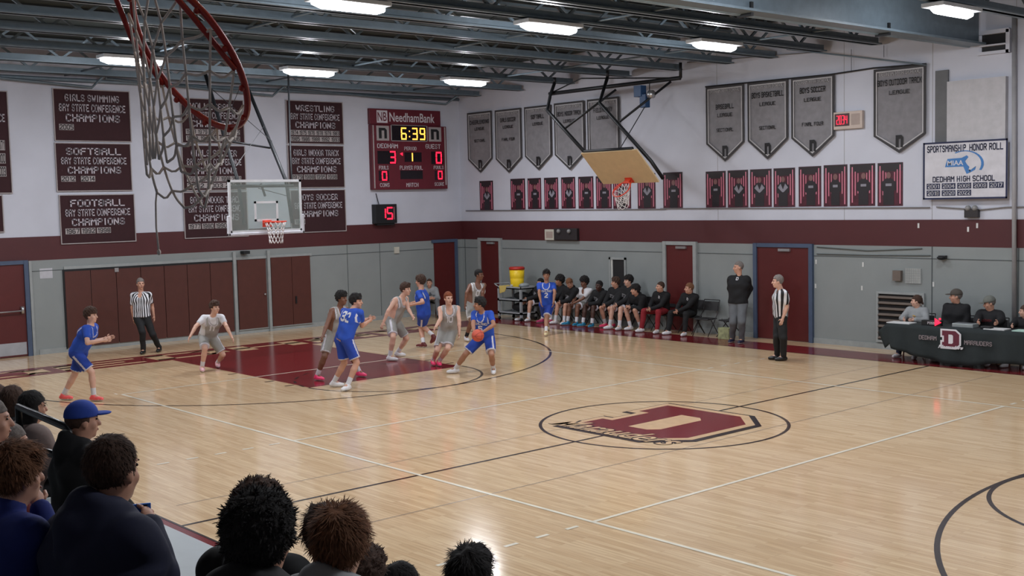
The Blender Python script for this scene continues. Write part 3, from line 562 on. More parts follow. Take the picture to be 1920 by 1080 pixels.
# scoreboard
M_SB = mat('scoreboard_maroon', (94, 22, 36), .5); M_SBW = mat('scoreboard_letters', (206, 200, 206), .5); M_SBB = mat('scoreboard_window', (22, 12, 20), .25)
t = props(empty('scoreboard', FE(eb(762, 300)[0], eb(762, 355)[1], .02)), 'maroon scoreboard reading 6:39 with the home team ahead 3 to 0', 'scoreboard')
X0, X1, Y0, Y1 = 692, 832, 236, 355
u0, v0, u1, v1 = rectw(eb, X0, Y0, X1, Y1); W, H = u1-u0, v1-v0
U = lambda zx: u0+(zx-62)/(630-62)*W
V = lambda zy: v0+(690-zy)/(690-190)*H
MB().rect(FE, u0, v0, u1, v1, .002, .16).build('cabinet', M_SB, t, bevel=.01)
h0, h1, h2, h3 = rectw(eb, 689, 206, 822, 235); MB().rect(FE, h0, v1+.01, h2, h3, .002, .1).build('header_panel', M_SB, t, bevel=.008)
mb = MB(); mb.rect(FE, U(112), v1+.06, U(190), h3-.05, .1, .105); mb.build('header_logo_plate', M_SBW, t)
mb = MB(); ftext(mb, 'NB', FE, U(118), v1+.11, U(184), h3-.1, .106, bold=.01); mb.build('header_logo', M_SB, t)
mb = MB(); ftext(mb, 'NeedhamBank', FE, U(205), v1+.1, U(548), h3-.1, .103, bold=.012); mb.build('header_lettering', M_SBW, t)
D = .16
win = MB(); [win.rect(FE, U(a), V(d_), U(c_), V(b), D, D+.004) for a, b, c_, d_ in ((205, 190, 478, 312), (100, 392, 240, 492), (300, 400, 430, 475), (505, 392, 600, 492), (105, 545, 180, 622), (265, 543, 435, 610), (530, 545, 600, 620))]; win.build('display_window', M_SBB, t)
fr = MB(); [fr.rect(FE, U(a), V(d_), U(c_), V(b), D, D+.008) for a, b, c_, d_ in ((203, 188, 480, 192), (203, 310, 480, 315), (203, 188, 209, 315), (474, 188, 480, 315), (70, 196, 78, 680), (612, 196, 622, 660))]; fr.build('trim_line', M_BEDGE, t)
for a, b, nm in ((98, 190, 'home_emblem'), (490, 588, 'guest_emblem')):
    MB().rect(FE, U(a), V(312), U(b), V(198), D, D+.004).build(nm, M_BEDGE, t)
    lg = MB(); c_ = (U(a)+U(b))/2; w_ = (U(b)-U(a))*.32; m_ = V(255); hh = (V(198)-V(312))*.36
    lg.prism([(c_-w_, m_+hh), (c_+w_*.5, m_+hh), (c_+w_, m_+hh*.6), (c_+w_, m_-hh), (c_+w_*.35, m_-hh), (c_+w_*.35, m_+hh*.5), (c_-w_*.3, m_+hh*.5), (c_-w_*.3, m_-hh), (c_-w_, m_-hh)], FE, D+.004, D+.007); lg.build(nm+'_letter', BLACK, t)
tx = MB()
for s, a, b, c_, d_ in (('DEDHAM', 100, 335, 252, 370), ('GUEST', 463, 333, 580, 370), ('PERIOD', 300, 356, 392, 384), ('FOULS', 108, 506, 178, 535), ('PLAYER FOUL', 262, 505, 436, 537), ('FOULS', 522, 505, 600, 532), ('CONS', 112, 640, 182, 670), ('MATCH', 308, 640, 400, 672), ('SCORE', 525, 638, 600, 666)): letters(tx, s, FE, U(a), V(d_), U(c_), V(b), D+.002, 1.1, thick=.003)
tx.build('lettering', M_SBW, t)
for ch, a in (('6', 278), ('3', 362), ('9', 420)): am = MB(); digit(am, ch, FE, U(a), V(302), U(a+42), V(207), D+.005); am.build('amber_digit', M_ORG, t, kind='stuff')
am = MB(); am.rect(FE, U(338), V(240), U(346), V(230), D+.005, D+.009); am.rect(FE, U(338), V(282), U(346), V(272), D+.005, D+.009); am.build('clock_colon', M_ORG, t, kind='stuff'); MB().rect(FE, U(355), V(470), U(363), V(405), D+.005, D+.009).build('amber_digit', M_ORG, t)
for q in (('3', 190, 488, 234, 392), ('0', 540, 488, 588, 394), ('0', 127, 620, 166, 548), ('0', 553, 614, 590, 545)): rd = MB(); digit(rd, q[0], FE, U(q[1]), V(q[2]), U(q[3]), V(q[4]), D+.005); rd.build('red_digit', M_RED, t, kind='stuff')
rd = MB()
rd.prism([(U(266), V(412)), (U(286), V(402)), (U(286), V(428))], FE, D+.005, D+.009); rd.build('bonus_arrow', M_RED, t)
# shot clock
u0, v0, u1, v1 = rectw(eb, 697, 383, 737, 419); t = props(empty('shot_clock', FE((u0+u1)/2, v0, .02)), 'black shot clock showing 15 mounted under the scoreboard', 'shot clock'); W, H = u1-u0, v1-v0
MB().rect(FE, u0, v0, u1, v1, .002, .2).build('case', BLK, t, bevel=.01); mb = MB(); digit(mb, '1', FE, u0+.22*W, v0+.2*H, u0+.48*W, v1-.15*H, .201); digit(mb, '5', FE, u0+.52*W, v0+.2*H, u0+.8*W, v1-.15*H, .201); mb.build('digits', M_RED, t)
MB().rect(FE, u0+.84*W, v0+.2*H, u0+.88*W, v1-.15*H, .2, .204).build('side_light', mat('dim_light_bar', (170, 90, 100)), t)
MB().rect(FE, u0+.1*W, v0-.05, u1-.1*W, v0, .02, .16).build('bracket', BLK, t); MB().tube([FE(u0+.3*W, v1, .05), FE(u0+.2*W, v1+.32, .03)], .012, 6).build('cable', BLK, t)
# fixtures on walls
M_LBOX = mat('dark_speaker', (40, 36, 38), .5)
u0, v0, u1, v1 = rectw(bb, 1044, 428, 1087, 450); t = props(empty('emergency_light', FB(u0, v0, .02)), 'dark twin lamp emergency light on the maroon band above the bench', 'emergency light')
MB().rect(FB, u0, v0, u1, v1, .015, .12).build('case', M_LBOX, t, bevel=.01); [MB().ball(FB(u0+(u1-u0)*f, v1-.08, .15), .06).build('lamp_head', mat('lamp_head_grey', (130, 130, 130), .3), t, True) for f in (.25, .7)]
u0, v0, u1, v1 = rectw(bb, 1026, 430, 1044, 450); t = props(empty('wall_speaker', FB(u0, v0, .02)), 'small cream box on the maroon band beside the emergency light', 'speaker')
MB().rect(FB, u0, v0, u1, v1, .015, .1).build('case', mat('cream_case', (186, 182, 170)), t, bevel=.008); MB().rect(FB, u0+.06, v0+.06, u1-.06, v1-.06, .1, .104).build('grille', mat('grille_beige', (150, 146, 136)), t)
u0, v0, u1, v1 = rectw(bb, 1812, 392, 1838, 408); t = props(empty('emergency_light', FB(u0, v0, .02)), 'small dark emergency light below the sportsmanship sign', 'emergency light')
MB().rect(FB, u0, v0, u1, v1, .0, .1).build('case', M_LBOX, t, bevel=.01); [MB().ball(FB(u0+(u1-u0)*f, v1+.02, .08), .06).build('lamp_head', MATS['lamp_head_grey'], t, True) for f in (.25, .75)]
t = props(empty('wall_camera', FB(*bb(1770, 487), .05)), 'small black round camera on the grey wall above the scorers', 'camera')
o = MB().lathe([(.02, 0), (.06, .01), (.09, .04), (.09, .06), (.05, .075), (.01, .08)], (*FB(*bb(1770, 482), .11)[:2], bb(1770, 487)[1]), 16).build('dome', BLK, t, True); MB().rect(FB, bb(1765, 482)[0]-.02, bb(1770, 482)[1]-.03, bb(1775, 482)[0]+.02, bb(1770, 479)[1], .012, .1).build('mount', M_LBOX, t)
u0, v0, u1, v1 = rectw(bb, 1699, 503, 1728, 531); t = props(empty('light_switch_panel', FB(u0, v0, .02)), 'pale switch panel with a wire guard above the louvre', 'control panel')
MB().rect(FB, u0, v0, u1, v1, .012, .03).build('plate', mat('panel_white', (178, 180, 178)), t)
mb = MB(); [mb.rect(FB, u0+(u1-u0)*k/7-.003, v0, u0+(u1-u0)*k/7+.003, v1, .05, .056) for k in range(8)]; [mb.rect(FB, u0, v0+(v1-v0)*k/6-.003, u1, v0+(v1-v0)*k/6+.003, .05, .056) for k in range(7)]; mb.build('wire_guard', M_BASE, t)
u0, v0, u1, v1 = rectw(bb, 1678, 507, 1693, 526); t = props(MB().rect(FB, u0, v0, u1, v1, .012, .1).build('junction_box', mat('brown_box', (104, 92, 84))), 'small brown box left of the guarded switch panel', 'box')
u0, v0, u1, v1 = rectw(eb, 74, 503, 98, 522); props(MB().rect(FE, u0, v0, u1, v1, .013, .018).build('paper_notice', mat('notice_paper', (178, 178, 184))), 'blank white notice sheet beside the left red door', 'notice')
u0, v0, u1, v1 = rectw(eb, 738, 463, 747, 475); props(MB().rect(FE, u0, v0, u1, v1, .013, .05).build('thermostat', mat('cream_case', (186, 182, 170))), 'tiny cream box high on the grey wall below the shot clock', 'box')
t = props(empty('ceiling_camera', FE(eb(456, 476)[0], 2.22, .1)), 'small dark fixture above the brown storage panel', 'fixture'); MB().box((XE+.02, eb(450, 476)[0], 2.14), (XE+.2, eb(462, 476)[0], 2.22)).build('body', BLK, t)
tabs = [(1531, 491), (1619, 496), (1530, 536), (1617, 540), (1751, 533), (1723, 423), (1833, 423), (1816, 430)]
for i, (x, y) in enumerate(tabs):
    u, z = bb(x, y); props(MB().rect(FB, u-.02, z-.05, u+.02, z+.05, .014, .022).build('tape_scrap', mat('white_tape', (200, 200, 198))), ['white tape scrap upper left on the grey panel', 'white tape scrap upper right on the grey panel', 'white tape scrap lower left on the grey panel', 'white tape scrap lower right on the grey panel', 'white tape scrap on the grey wall left of the capped men', 'white tape scrap on the maroon band left of the seam', 'white tape scrap on the maroon band, the upper of the right pair', 'white tape scrap on the maroon band, the lower of the right pair'][i], 'tape', 'tape scraps on the bench wall')
# louvre
u0, v0, u1, v1 = rectw(bb, 1649, 552, 1731, 650); v0 = .2; t = props(empty('wall_louvre', FB(u0, v0, .02)), 'low brown slatted air louvre behind the left end of the table', 'louvre')
M_LV = mat('louvre_slat', (112, 100, 92), .5); MB().rect(FB, u0, v0, u1, v1, .012, .016).build('backing', BLACK, t)
fr = MB(); [fr.rect(FB, *r, .012, .06) for r in ((u0-.05, v0-.05, u0, v1+.05), (u1, v0-.05, u1+.05, v1+.05), (u0, v1, u1, v1+.05), (u0, v0-.05, u1, v0))]; fr.build('frame', M_BASE, t)
for k in range(8):
    z = v0+(v1-v0)*(k+.5)/8; MB().beam(FB(u0, z, .035), FB(u1, z, .035), .1, .012, up=(0, -.6, 1)).build('slat', M_LV, t)
# ------------------------------------------------------------------ nets and hoops
M_RIM = mat('orange_rim_paint', (214, 62, 36), .4); M_RIMD = mat('dark_red_rim_paint', (150, 36, 30), .35, var=.1, scale=20); M_NET = mat('white_net_cord', (222, 218, 218), .8); M_NETD = mat('worn_net_cord', (214, 206, 200), .85)
def make_net(hooks, level_len, levels, axis_pull, iters=260, slack=1.0, seed=1, stiff=.75):
    rng = np.random.default_rng(seed); H = np.array(hooks, float); n = len(H); c = H.mean(0)
    P = [h.copy() for h in H]; E = []; fixed = set(range(n)); prev = list(range(n)); L0 = []
    def link(a, b, L):
        m = (P[a]+P[b])/2+rng.normal(0, .004, 3); P.append(m); k = len(P)-1; E.append((a, k)); E.append((k, b)); L0.extend([L/2, L/2])
    for l in range(levels):
        cur = []
        for i in range(n):
            a, b = prev[i], prev[(i+1) % n]
            q = (P[a]+P[b])/2; q = q+(c-q)*np.array([axis_pull, axis_pull, 0])*.25; q[2] = min(P[a][2], P[b][2])-level_len*.8
            P.append(q); cur.append(len(P)-1)
        for i in range(n): link(prev[i], cur[i], level_len*(1.25 if l == 0 else slack)); link(prev[(i+1) % n], cur[i], level_len*(1.25 if l == 0 else slack))
        prev = cur
    P = np.array(P); E = np.array(E); L0 = np.array(L0); V = P.copy(); fx = np.zeros(len(P), bool); fx[:n] = True
    for it in range(iters):
        N = P+(P-V)*.93; N[:, 2] -= .0012; V = P.copy(); N[fx] = P[fx]; P = N
        for _ in range(6):
            d = P[E[:, 1]]-P[E[:, 0]]; L = np.linalg.norm(d, axis=1)+1e-9; ex = np.maximum(L-L0, 0)+np.minimum(L-L0*stiff, 0)*.6; cor = d/L[:, None]*ex[:, None]*.5
            D = np.zeros_like(P); cnt = np.ones(len(P)); np.add.at(D, E[:, 0], cor); np.add.at(D, E[:, 1], -cor); np.add.at(cnt, E[:, 0], .5); np.add.at(cnt, E[:, 1], .5)
            D = D/cnt[:, None]*1.6; D[fx] = 0; P = P+D
    return P, E
def net_mesh(P, E, r, name, m, parent, n=5):
    mb = MB()
    for k in range(0, len(E), 2):
        a, mid, b = P[E[k][0]], P[E[k][1]], P[E[k+1][1]]
        pts = [a, a*.3+mid*.6+b*.1, a*.1+mid*.6+b*.3, b]; mb.tube(pts, r, n)
    return mb.build(name, m, parent, True)
def ring_pts(c, a, b, r, n): return [c+r*(math.cos(2*PI*k/n)*a+math.sin(2*PI*k/n)*b) for k in range(n)]
def rim(parent, c, nrm, fwd, m, net_m, r_cord=.0045, seg=.062, levels=6, side=.1, tube_r=.0095, netkw={}, fat=1.0, back=.38):
    c = np.array(c, float); nrm = np.array(nrm, float); nrm /= np.linalg.norm(nrm); fwd = np.array(fwd, float); fwd /= np.linalg.norm(fwd); lat = np.cross(nrm, fwd)
    rg = MB().tube(ring_pts(c, lat, fwd, .2286+tube_r, 40), tube_r, 8, closed=True).build('rim', m, parent, True)
    br = MB()
    for s in (-1, 1): br.tube([c-fwd*back+lat*s*side-nrm*.02, c-fwd*(back-.14)+lat*s*(side+.04)-nrm*.03, c+fwd*.02+lat*s*.232-nrm*.014], tube_r*.9, 7)
    br.build('rim_brace', m, parent, True)
    pl = MB(); q = c-fwd*back
    for (a0, a1, b0, b1, d0, d1) in ((-.11, .11, -.12, .03, 0, .02), (-.08, .08, -.01, .01, 0, .16)):
        F = Frame(q, lat, nrm, fwd); pl.rect(F, a0, b0, a1, b1, d0, d1)
    pl.build('rim_mount', m, parent)
    hooks = [p-nrm*.012 for p in ring_pts(c, lat, fwd, .225, 12)]
    P, E = make_net(hooks, seg, levels, **netkw); net_mesh(P, E, r_cord, 'net', net_m, parent)
    return P, hooks
M_GLS = glass_mat(); M_BF = mat('white_board_frame', (214, 216, 220), .4); M_PADW = mat('white_edge_pad', (204, 204, 212), .6)
UB = -11.70
t = props(empty('basketball_hoop', (UB, 0, 2.75)), 'glass backboard with orange rim and white net above the maroon key', 'basketball hoop')
G = Frame((UB, 0, 0), (0, 1, 0), (0, 0, 1), (1, 0, 0)); bz0, bz1 = 2.80, 3.99
MB().rect(G, -.86, bz0+.06, .86, bz1-.05, -.02, -.008).build('glass_board', M_GLS, t)
mb = MB(); [mb.rect(G, *r, -.035, 0) for r in ((-.915, bz1-.055, .915, bz1), (-.915, bz0, .915, bz0+.07), (-.915, bz0, -.86, bz1), (.86, bz0, .915, bz1))]; mb.build('board_frame', M_BF, t)
mb = MB(); [mb.rect(G, *r, -.006, .002) for r in ((-.3, 3.46, .3, 3.51), (-.3, 3.06, .3, 3.11), (-.3, 3.06, -.25, 3.51), (.25, 3.06, .3, 3.51))]; mb.build('target_square', M_BF, t)
mb = MB(); mb.rect(G, -.96, bz0-.04, .96, bz0+.02, -.06, .02); mb.rect(G, -.96, bz0-.04, -.9, bz0+.4, -.06, .02); mb.rect(G, .9, bz0-.04, .96, bz0+.4, -.06, .02); mb.build('edge_pad', M_PADW, t, bevel=.012)
rim(t, (UB+.38, 0, 3.05), (0, 0, 1), (1, 0, 0), M_RIM, M_NET, .0085, .1, 5, netkw=dict(axis_pull=1.1, slack=.95), tube_r=.012)
sp = MB()
for y, xt in ((.72, -13.85), (-.5, -13.4)):
    sp.tube([(UB-.12, y, bz0+.2), (UB-.32, y, 3.95), (xt, y, 6.5)], .042, 8)
sp.tube([(UB-.15, -.75, 3.85), (UB-.15, .8, 3.85)], .035, 8); sp.tube([(-12.6, -.5, 4.9), (-12.7, .72, 4.75)], .025, 6)
sp.build('mast', BLK, t, True)
MB().tube([(UB-.2, .8, 3.9), (-12.6, 1.2, 4.6), (-12.6, 1.22, 6.52)], .022, 6).build('drop_pipe', BLK, t, True)
MB().tube([(UB-.2, 0, 3.9), (UB-.12, .05, 3.62)], .03, 6).build('lock_lever', BLK, t, True)
mb = MB(); [mb.tube(p, .008, 4) for p in ([(-12.6, -.5, 5.2), (-13.9, .72, 6.4)], [(-13.3, -.5, 6.2), (-12.6, .72, 4.9)], [(-12.1, -.5, 4.3), (-12.9, .72, 5.3)], [(UB-.15, -.1, 3.8), (UB-.3, .8, 3.6)])]; mb.build('stay_cable', BLK, t)
# folded side hoop by the bench wall
M_TAN = mat('tan_wood_board', (206, 180, 140), .55, var=.05)
t = props(empty('folded_hoop', (-7.8, 7.4, 3.75)), 'tan wooden backboard with orange rim folded up under the roof by the bench wall', 'basketball hoop')
bt = np.array([-7.82, 7.0, 4.5]); up = np.array([0, -.712, .702]); nr = np.array([0, -.702, -.712]); G = Frame(bt-up*1.07, (1, 0, 0), up, nr)
MB().prism([(-.92, 0), (.92, 0), (.92, 1.07), (-.92, 1.07)], G, -.035, 0).build('backboard', M_TAN, t)
rim(t, G(.05, .16, .36), up, nr, M_RIM, M_NET, .0085, .09, 5, netkw=dict(axis_pull=.8), tube_r=.014, back=.36)
sp = MB()
A1 = G(-.84, 1.07, -.06); A2 = G(.76, 1.07, -.06); A3 = G(1.0, .02, -.1)
p_el1 = ony(1026, 207, 7.6); p_el2 = ony(1124, 193, 7.6); top1 = ony(1040, 155, 7.9); top2 = ony(1139, 145, 7.9)
sp.tube([A1, p_el1, ony(1032, 178, 7.8), top1], .045, 8); sp.tube([A3, A2*.5+A3*.5+np.array([.1, 0, .05]), p_el2, top2], .045, 8)
b1 = ony(1030, 176, 7.9); b2 = ony(1276, 146, 8.6); sp.tube([b1, b2], .05, 8)
e1 = ony(1060, 240, 7.3); e2 = ony(1155, 168, 8.0); sp.tube([e1, e2], .03, 7); f1 = ony(1162, 228, 7.5); f2 = ony(1258, 153, 8.5); sp.tube([f1, f2], .03, 7)
sp.tube([A1, A2], .04, 8); sp.tube([b1, ony(1090, 147, 7.9), b2], .018, 5)
for q, zt in ((top1, 6.55), (top2, 6.55), (b2, 6.6)): sp.tube([q, (q[0], q[1], zt)], .04, 7)
sp.build('folding_frame', BLK, t, True)
MB().tube([G(.25, 1.0, -.06), ony(1218, 185, 8.2), ony(1218, 150, 8.3)], .012, 5).build('hoist_cable', BLK, t)
q = ony(1200, 170, 8.1); mb = MB(); mb.box((q[0]-.12, q[1]-.1, q[2]-.15), (q[0]+.12, q[1]+.1, q[2]+.12)); mb.box((q[0]+.05, q[1]-.08, q[2]-.42), (q[0]+.25, q[1]+.08, q[2]-.1)); mb.build('winch_motor', mat('blue_motor', (30, 66, 108), .5), t, bevel=.01)
MB().tube([(q[0]+.3, q[1], q[2]-.12), (q[0]+.42, q[1], q[2]-.12)], .1, 10).build('cable_drum', M_CHR, t, True)
# folded hoop close to the camera
C0 = np.array([8.55, -11.6, 3.82]); n0 = np.array([0, .85, .53]); n0 /= np.linalg.norm(n0); f0 = np.array([0, n0[2], -n0[1]])
t = props(empty('folded_hoop', (8.55, -12.0, 4.2)), 'dark red rim with a tangled worn net hanging close to the camera, upper left', 'basketball hoop')
lat0 = np.cross(n0, f0)
MB().tube(ring_pts(C0, lat0, f0, .2286, 56), .0095, 10, closed=True).build('rim', M_RIMD, t, True)
br = MB()
for s in (-1, 1): br.tube([C0-f0*.42+lat0*s*.06-n0*.03, C0-f0*.1+lat0*s*.2-n0*.03, C0+f0*.06+lat0*s*.222-n0*.013], .008, 8)
br.tube([C0-f0*.42+lat0*.02-n0*.1, C0-f0*.23-n0*.02], .008, 8); br.build('rim_brace', M_RIMD, t, True)
cn = MB(); [cn.ball(C0+.2286*(math.cos(a)*lat0+math.sin(a)*f0)-n0*.012, .009, nu=6, nv=4) for a in [2*PI*k/12 for k in range(12)]]; cn.build('net_hook', M_RIMD, t, True)
G = Frame(C0-f0*.42, lat0, n0, f0); MB().rect(G, -.92, -.15, .92, .92, -.04, 0).build('backboard', M_TAN, t)
sp = MB(); [sp.tube([G(s*.6, .8, -.08), G(s*.6, 1.0, -.9), (C0[0]+lat0[0]*s*.6, -13.2, 6.55)], .045, 8) for s in (-1, 1)]; sp.tube([(6.2, -13.2, 6.53), (9.2, -13.2, 6.53)], .05, 8); sp.build('folding_frame', BLK, t, True)
hooks = [C0+.2286*(math.cos(a)*lat0+math.sin(a)*f0)-n0*.016 for a in [2*PI*(k+.5)/12 for k in range(12)]]
P, E = make_net(hooks, .07, 6, axis_pull=1.15, iters=320, slack=1.0, seed=5, stiff=.86); net_mesh(P, E, .0037, 'net', M_NETD, t, 6)
lowi = int(np.argmin([np.linalg.norm(proj(q)-np.array([272, 365])) for q in P])); L = P[lowi]; ex = atd(275, 470, np.linalg.norm(L-CO)/np.linalg.norm(ray(275, 470)))
pts = [L+np.array([.0, 0, .01]), L+np.array([-.012, .0, -.03]), L+np.array([-.016, 0, -.1]), L+np.array([-.006, 0, -.17])]
MB().tube(pts, .003, 6).build('loose_cord', M_NETD, t, True); MB().ball(pts[-1], (.006, .006, .009), nu=6, nv=4).build('cord_knot', M_NETD, t, True)
# ------------------------------------------------------------------ scorers' table
V_ = lambda *q: np.array(q, float)
M_CLO = mat('black_table_cloth', (26, 34, 36), .85, var=.1, bump=.15, scale=8)
tl = V_(-1.02, 7.95, 0); tr = V_(1.72, 8.03, 0); dx = tr-tl; L = np.linalg.norm(dx); dx /= L; TB = Frame((tl[0], tl[1], 0), dx, (0, 0, 1), np.array([dx[1], -dx[0], 0])); TBW = .7
t = props(empty('folding_table', TB(L/2, 0, -TBW/2)), 'long folding scorers table under the black cloth', 'table')
MB().rect(TB, .02, .715, L-.02, .745, -TBW+.02, -.02).build('tabletop', mat('grey_tabletop', (150, 148, 144)), t, bevel=.005)
for x in (.3, L-.3):
    for d in (-.12, -TBW+.12): MB().tube([TB(x, .0, d), TB(x, .72, d)], .014, 7).build('leg', mat('brown_leg', (96, 70, 60), .4, .3), t, True)
t = props(empty('table_cloth', TB(L/2, .75, 0)), 'black cloth with a maroon D hanging over the front of the scorers table', 'tablecloth')
vs, fs = [], []; nx, nz = 60, 8
hem = lambda u: .1+.06*math.sin(u*3.1)+(.3*max(0, 1-u/.55) if u < .55 else 0)*.55
for i in range(nx+1):
    u = -.18+(L+.24)*i/nx
    col = [(u, .748, -TBW), (u, .75, -.02)]+[(u+(.12*max(0, 1-u/.5))*k/nz, .745-(.745-hem(max(u, 0)))*k/nz, .015+.035*(k/nz)*(1+math.sin(u*11))+.02*k/nz) for k in range(nz+1)]
    if u < 0: col = [(u, v-min(.6, -u*.9), d) for u, v, d in col]
    vs += [TB(*c_) for c_ in col]
m_ = nz+3
for i in range(nx):
    for k in range(m_-1): a = i*m_+k; fs.append((a, a+1, a+m_+1, a+m_))
o = MB().add(vs, fs).build('cloth', M_CLO, t, True); so = o.modifiers.new('thickness', 'SOLIDIFY'); so.thickness = .006; so.offset = 1
TF = Frame(TB(0, 0, .075), dx, (0, 0, 1), TB.n)
def tcoord(px, py):
    d = ray(px, py); nn = TF.n; k = ((TF.o-CO)@nn)/(d@nn); p = CO+d*k-TF.o; return p@TF.u, p[2]
c_ = tcoord(1782, 636); hw = (tcoord(1802, 636)[0]-tcoord(1766, 636)[0])/2; hh = (tcoord(1782, 618)[1]-tcoord(1782, 656)[1])/2
emblem(t, TF, c_[0], c_[1], hw*.92, hh*.82, mat('cloth_maroon', (96, 34, 52), .8), mat('cloth_white', (206, 204, 210), .8), mat('cloth_white', (206, 204, 210)), .0, (c_[0]-hw*1.3, c_[1]-hh*.95, c_[0]+hw*1.35, c_[1]-hh*.62))
mb = MB()
for s, a, b in (('DEDHAM', (1723, 636), (1756, 629)), ('MARAUDERS', (1808, 646), (1860, 638))):
    p, q = tcoord(*a), tcoord(*b); letters(mb, s, TF, p[0], p[1]-.0, q[0], p[1]+.085, .0, 1.2)
mb.build('cloth_lettering', mat('cloth_grey_letters', (138, 126, 130)), t)
def ontable(px, py): p = onz(px, py, .755); q = p-TB.o; return q@TB.u, -(q@TB.n)
u, d = ontable(1765, 610); t = props(empty('possession_arrow', TB(u, .755, -.1)), 'black possession box with a glowing red arrow on the scorers table', 'possession indicator')
MB().rect(TB, u-.32, .755, u+.08, .86, -.16, -.06).build('box', BLK, t, bevel=.006)
mb = MB(); letters(mb, 'POSS', TB, u-.19, .785, u-.04, .835, -.059, 1.2); mb.build('lettering', M_SBW, t)
mb = MB(); mb.prism([(u-.03, .76), (u-.03, .91), (u+.1, .83)], TB, -.055, -.04); mb.build('arrow', M_RED, t); MB().ball(TB(u+.07, .9, -.05), .022).build('bulb', M_RED, t, True)
u, d = ontable(1828, 610); t = props(empty('console', TB(u, .755, -.2)), 'silver scoreboard control console on the table before the grey capped man', 'console')
MB().rect(TB, u-.22, .755, u+.2, .83, -.36, -.1).build('case', mat('silver_case', (150, 158, 160), .35, .3), t, bevel=.01); MB().rect(TB, u-.16, .83, u+.14, .834, -.32, -.14).build('keypad', mat('keypad', (90, 92, 96)), t)
for i, (px, py, w_, lab) in enumerate(((1700, 604, .5, 'open white score book at the left end of the table'), (1868, 618, .4, 'white score sheets before the boy at the right end'), (1908, 624, .36, 'pale green folder at the right end of the table'))):
    u, d = ontable(px, py); o = props(MB().rect(TB, u-w_/2, .756, u+w_/2, .772, -.34, -.04).build('score_sheet', mat('paper_white', (206, 206, 206)) if i < 2 else mat('pale_green', (170, 200, 188))), lab, 'paper')
u, d = ontable(1850, 617); t = props(empty('phone_box', TB(u, .755, -.2)), 'small dark gadget on the table beside the silver console', 'gadget'); MB().rect(TB, u-.1, .755, u+.1, .81, -.22, -.08).build('body', BLK, t, bevel=.01)
# ------------------------------------------------------------------ drinks cart with cooler
M_CART = mat('grey_cart_plastic', (150, 154, 158), .5); cx, cy = -13.2, 8.75
t = props(empty('utility_cart', (cx, cy, 0)), 'grey three shelf utility cart in front of the left bench wall door', 'cart')
for z, nm in ((.18, 'shelf'), (.55, 'shelf'), (.9, 'shelf')):
    mb = MB(); mb.box((cx-.5, cy-.3, z), (cx+.5, cy+.3, z+.03)); [mb.box(a, b) for a, b in (((cx-.5, cy-.3, z), (cx+.5, cy-.28, z+.07)), ((cx-.5, cy+.28, z), (cx+.5, cy+.3, z+.07)), ((cx-.5, cy-.3, z), (cx-.48, cy+.3, z+.07)), ((cx+.48, cy-.3, z), (cx+.5, cy+.3, z+.07)))]; mb.build('shelf', M_CART, t)
for x in (-.47, .47):
    for y in (-.27, .27):
        MB().box((cx+x-.03, cy+y-.03, .1), (cx+x+.03, cy+y+.03, .93)).build('post', M_CART, t)
        w_ = MB().tube([(cx+x-.015, cy+y, .05), (cx+x+.015, cy+y, .05)], .048, 12).build('wheel', BLK, t, True)
MB().tube([(cx-.5, cy-.27, .95), (cx-.66, cy-.27, 1.02), (cx-.66, cy+.27, 1.02), (cx-.5, cy+.27, .95)], .018, 7).build('handle', M_CART, t, True)
M_YEL = mat('yellow_cooler', (232, 196, 30), .45); kx = cx+.02; t = props(empty('drink_cooler', (kx, cy, .935)), 'yellow drink cooler with a red lid on the cart', 'cooler')
MB().lathe([(.17, 0), (.185, .02), (.2, .24), (.195, .25), (.205, .27), (.215, .5)], (kx, cy, .935), 24).build('body', M_YEL, t, True)
MB().lathe([(.225, .5), (.225, .56), (.19, .58), (.06, .585)], (kx, cy, .935), 24).build('lid', mat('red_lid', (176, 44, 34), .45), t, True)
mb = MB(); mb.box((kx-.02, cy-.25, .98), (kx+.02, cy-.17, 1.02)); mb.box((kx-.012, cy-.25, .94), (kx+.012, cy-.225, 1.0)); mb.build('spigot', WHITE, t)
props(MB().add([(cx-.42, cy-.3, .975), (cx-.1, cy-.3, .975), (cx-.12, cy-.05, .99), (cx-.4, cy, .98), (cx-.38, cy-.32, .76), (cx-.16, cy-.32, .82)], [(0, 1, 2, 3), (0, 4, 5, 1)]).build('towel', mat('yellow_towel', (196, 172, 96), .9)), 'yellow towel hanging over the front of the cart', 'towel').modifiers.new('thickness', 'SOLIDIFY').thickness = .015
t = props(empty('ice_bag', (cx+.32, cy, .94)), 'clear grey bag lying on the cart right of the cooler', 'bag'); MB().ball((cx+.32, cy, 1.0), (.13, .18, .065)).build('bag', mat('clear_grey_bag', (140, 146, 150), .3), t, True)
t = props(empty('gear_bag', (cx+.15, cy, .25)), 'black gear bag on the lowest cart shelf', 'bag'); MB().ball((cx+.15, cy, .37), (.3, .2, .13)).build('bag', BLACK, t, True)
t = props(empty('gear_bag', (cx+.2, cy, .62)), 'dark gear bag on the middle cart shelf', 'bag'); MB().ball((cx+.2, cy, .7), (.26, .2, .11)).build('bag', BLACK, t, True)
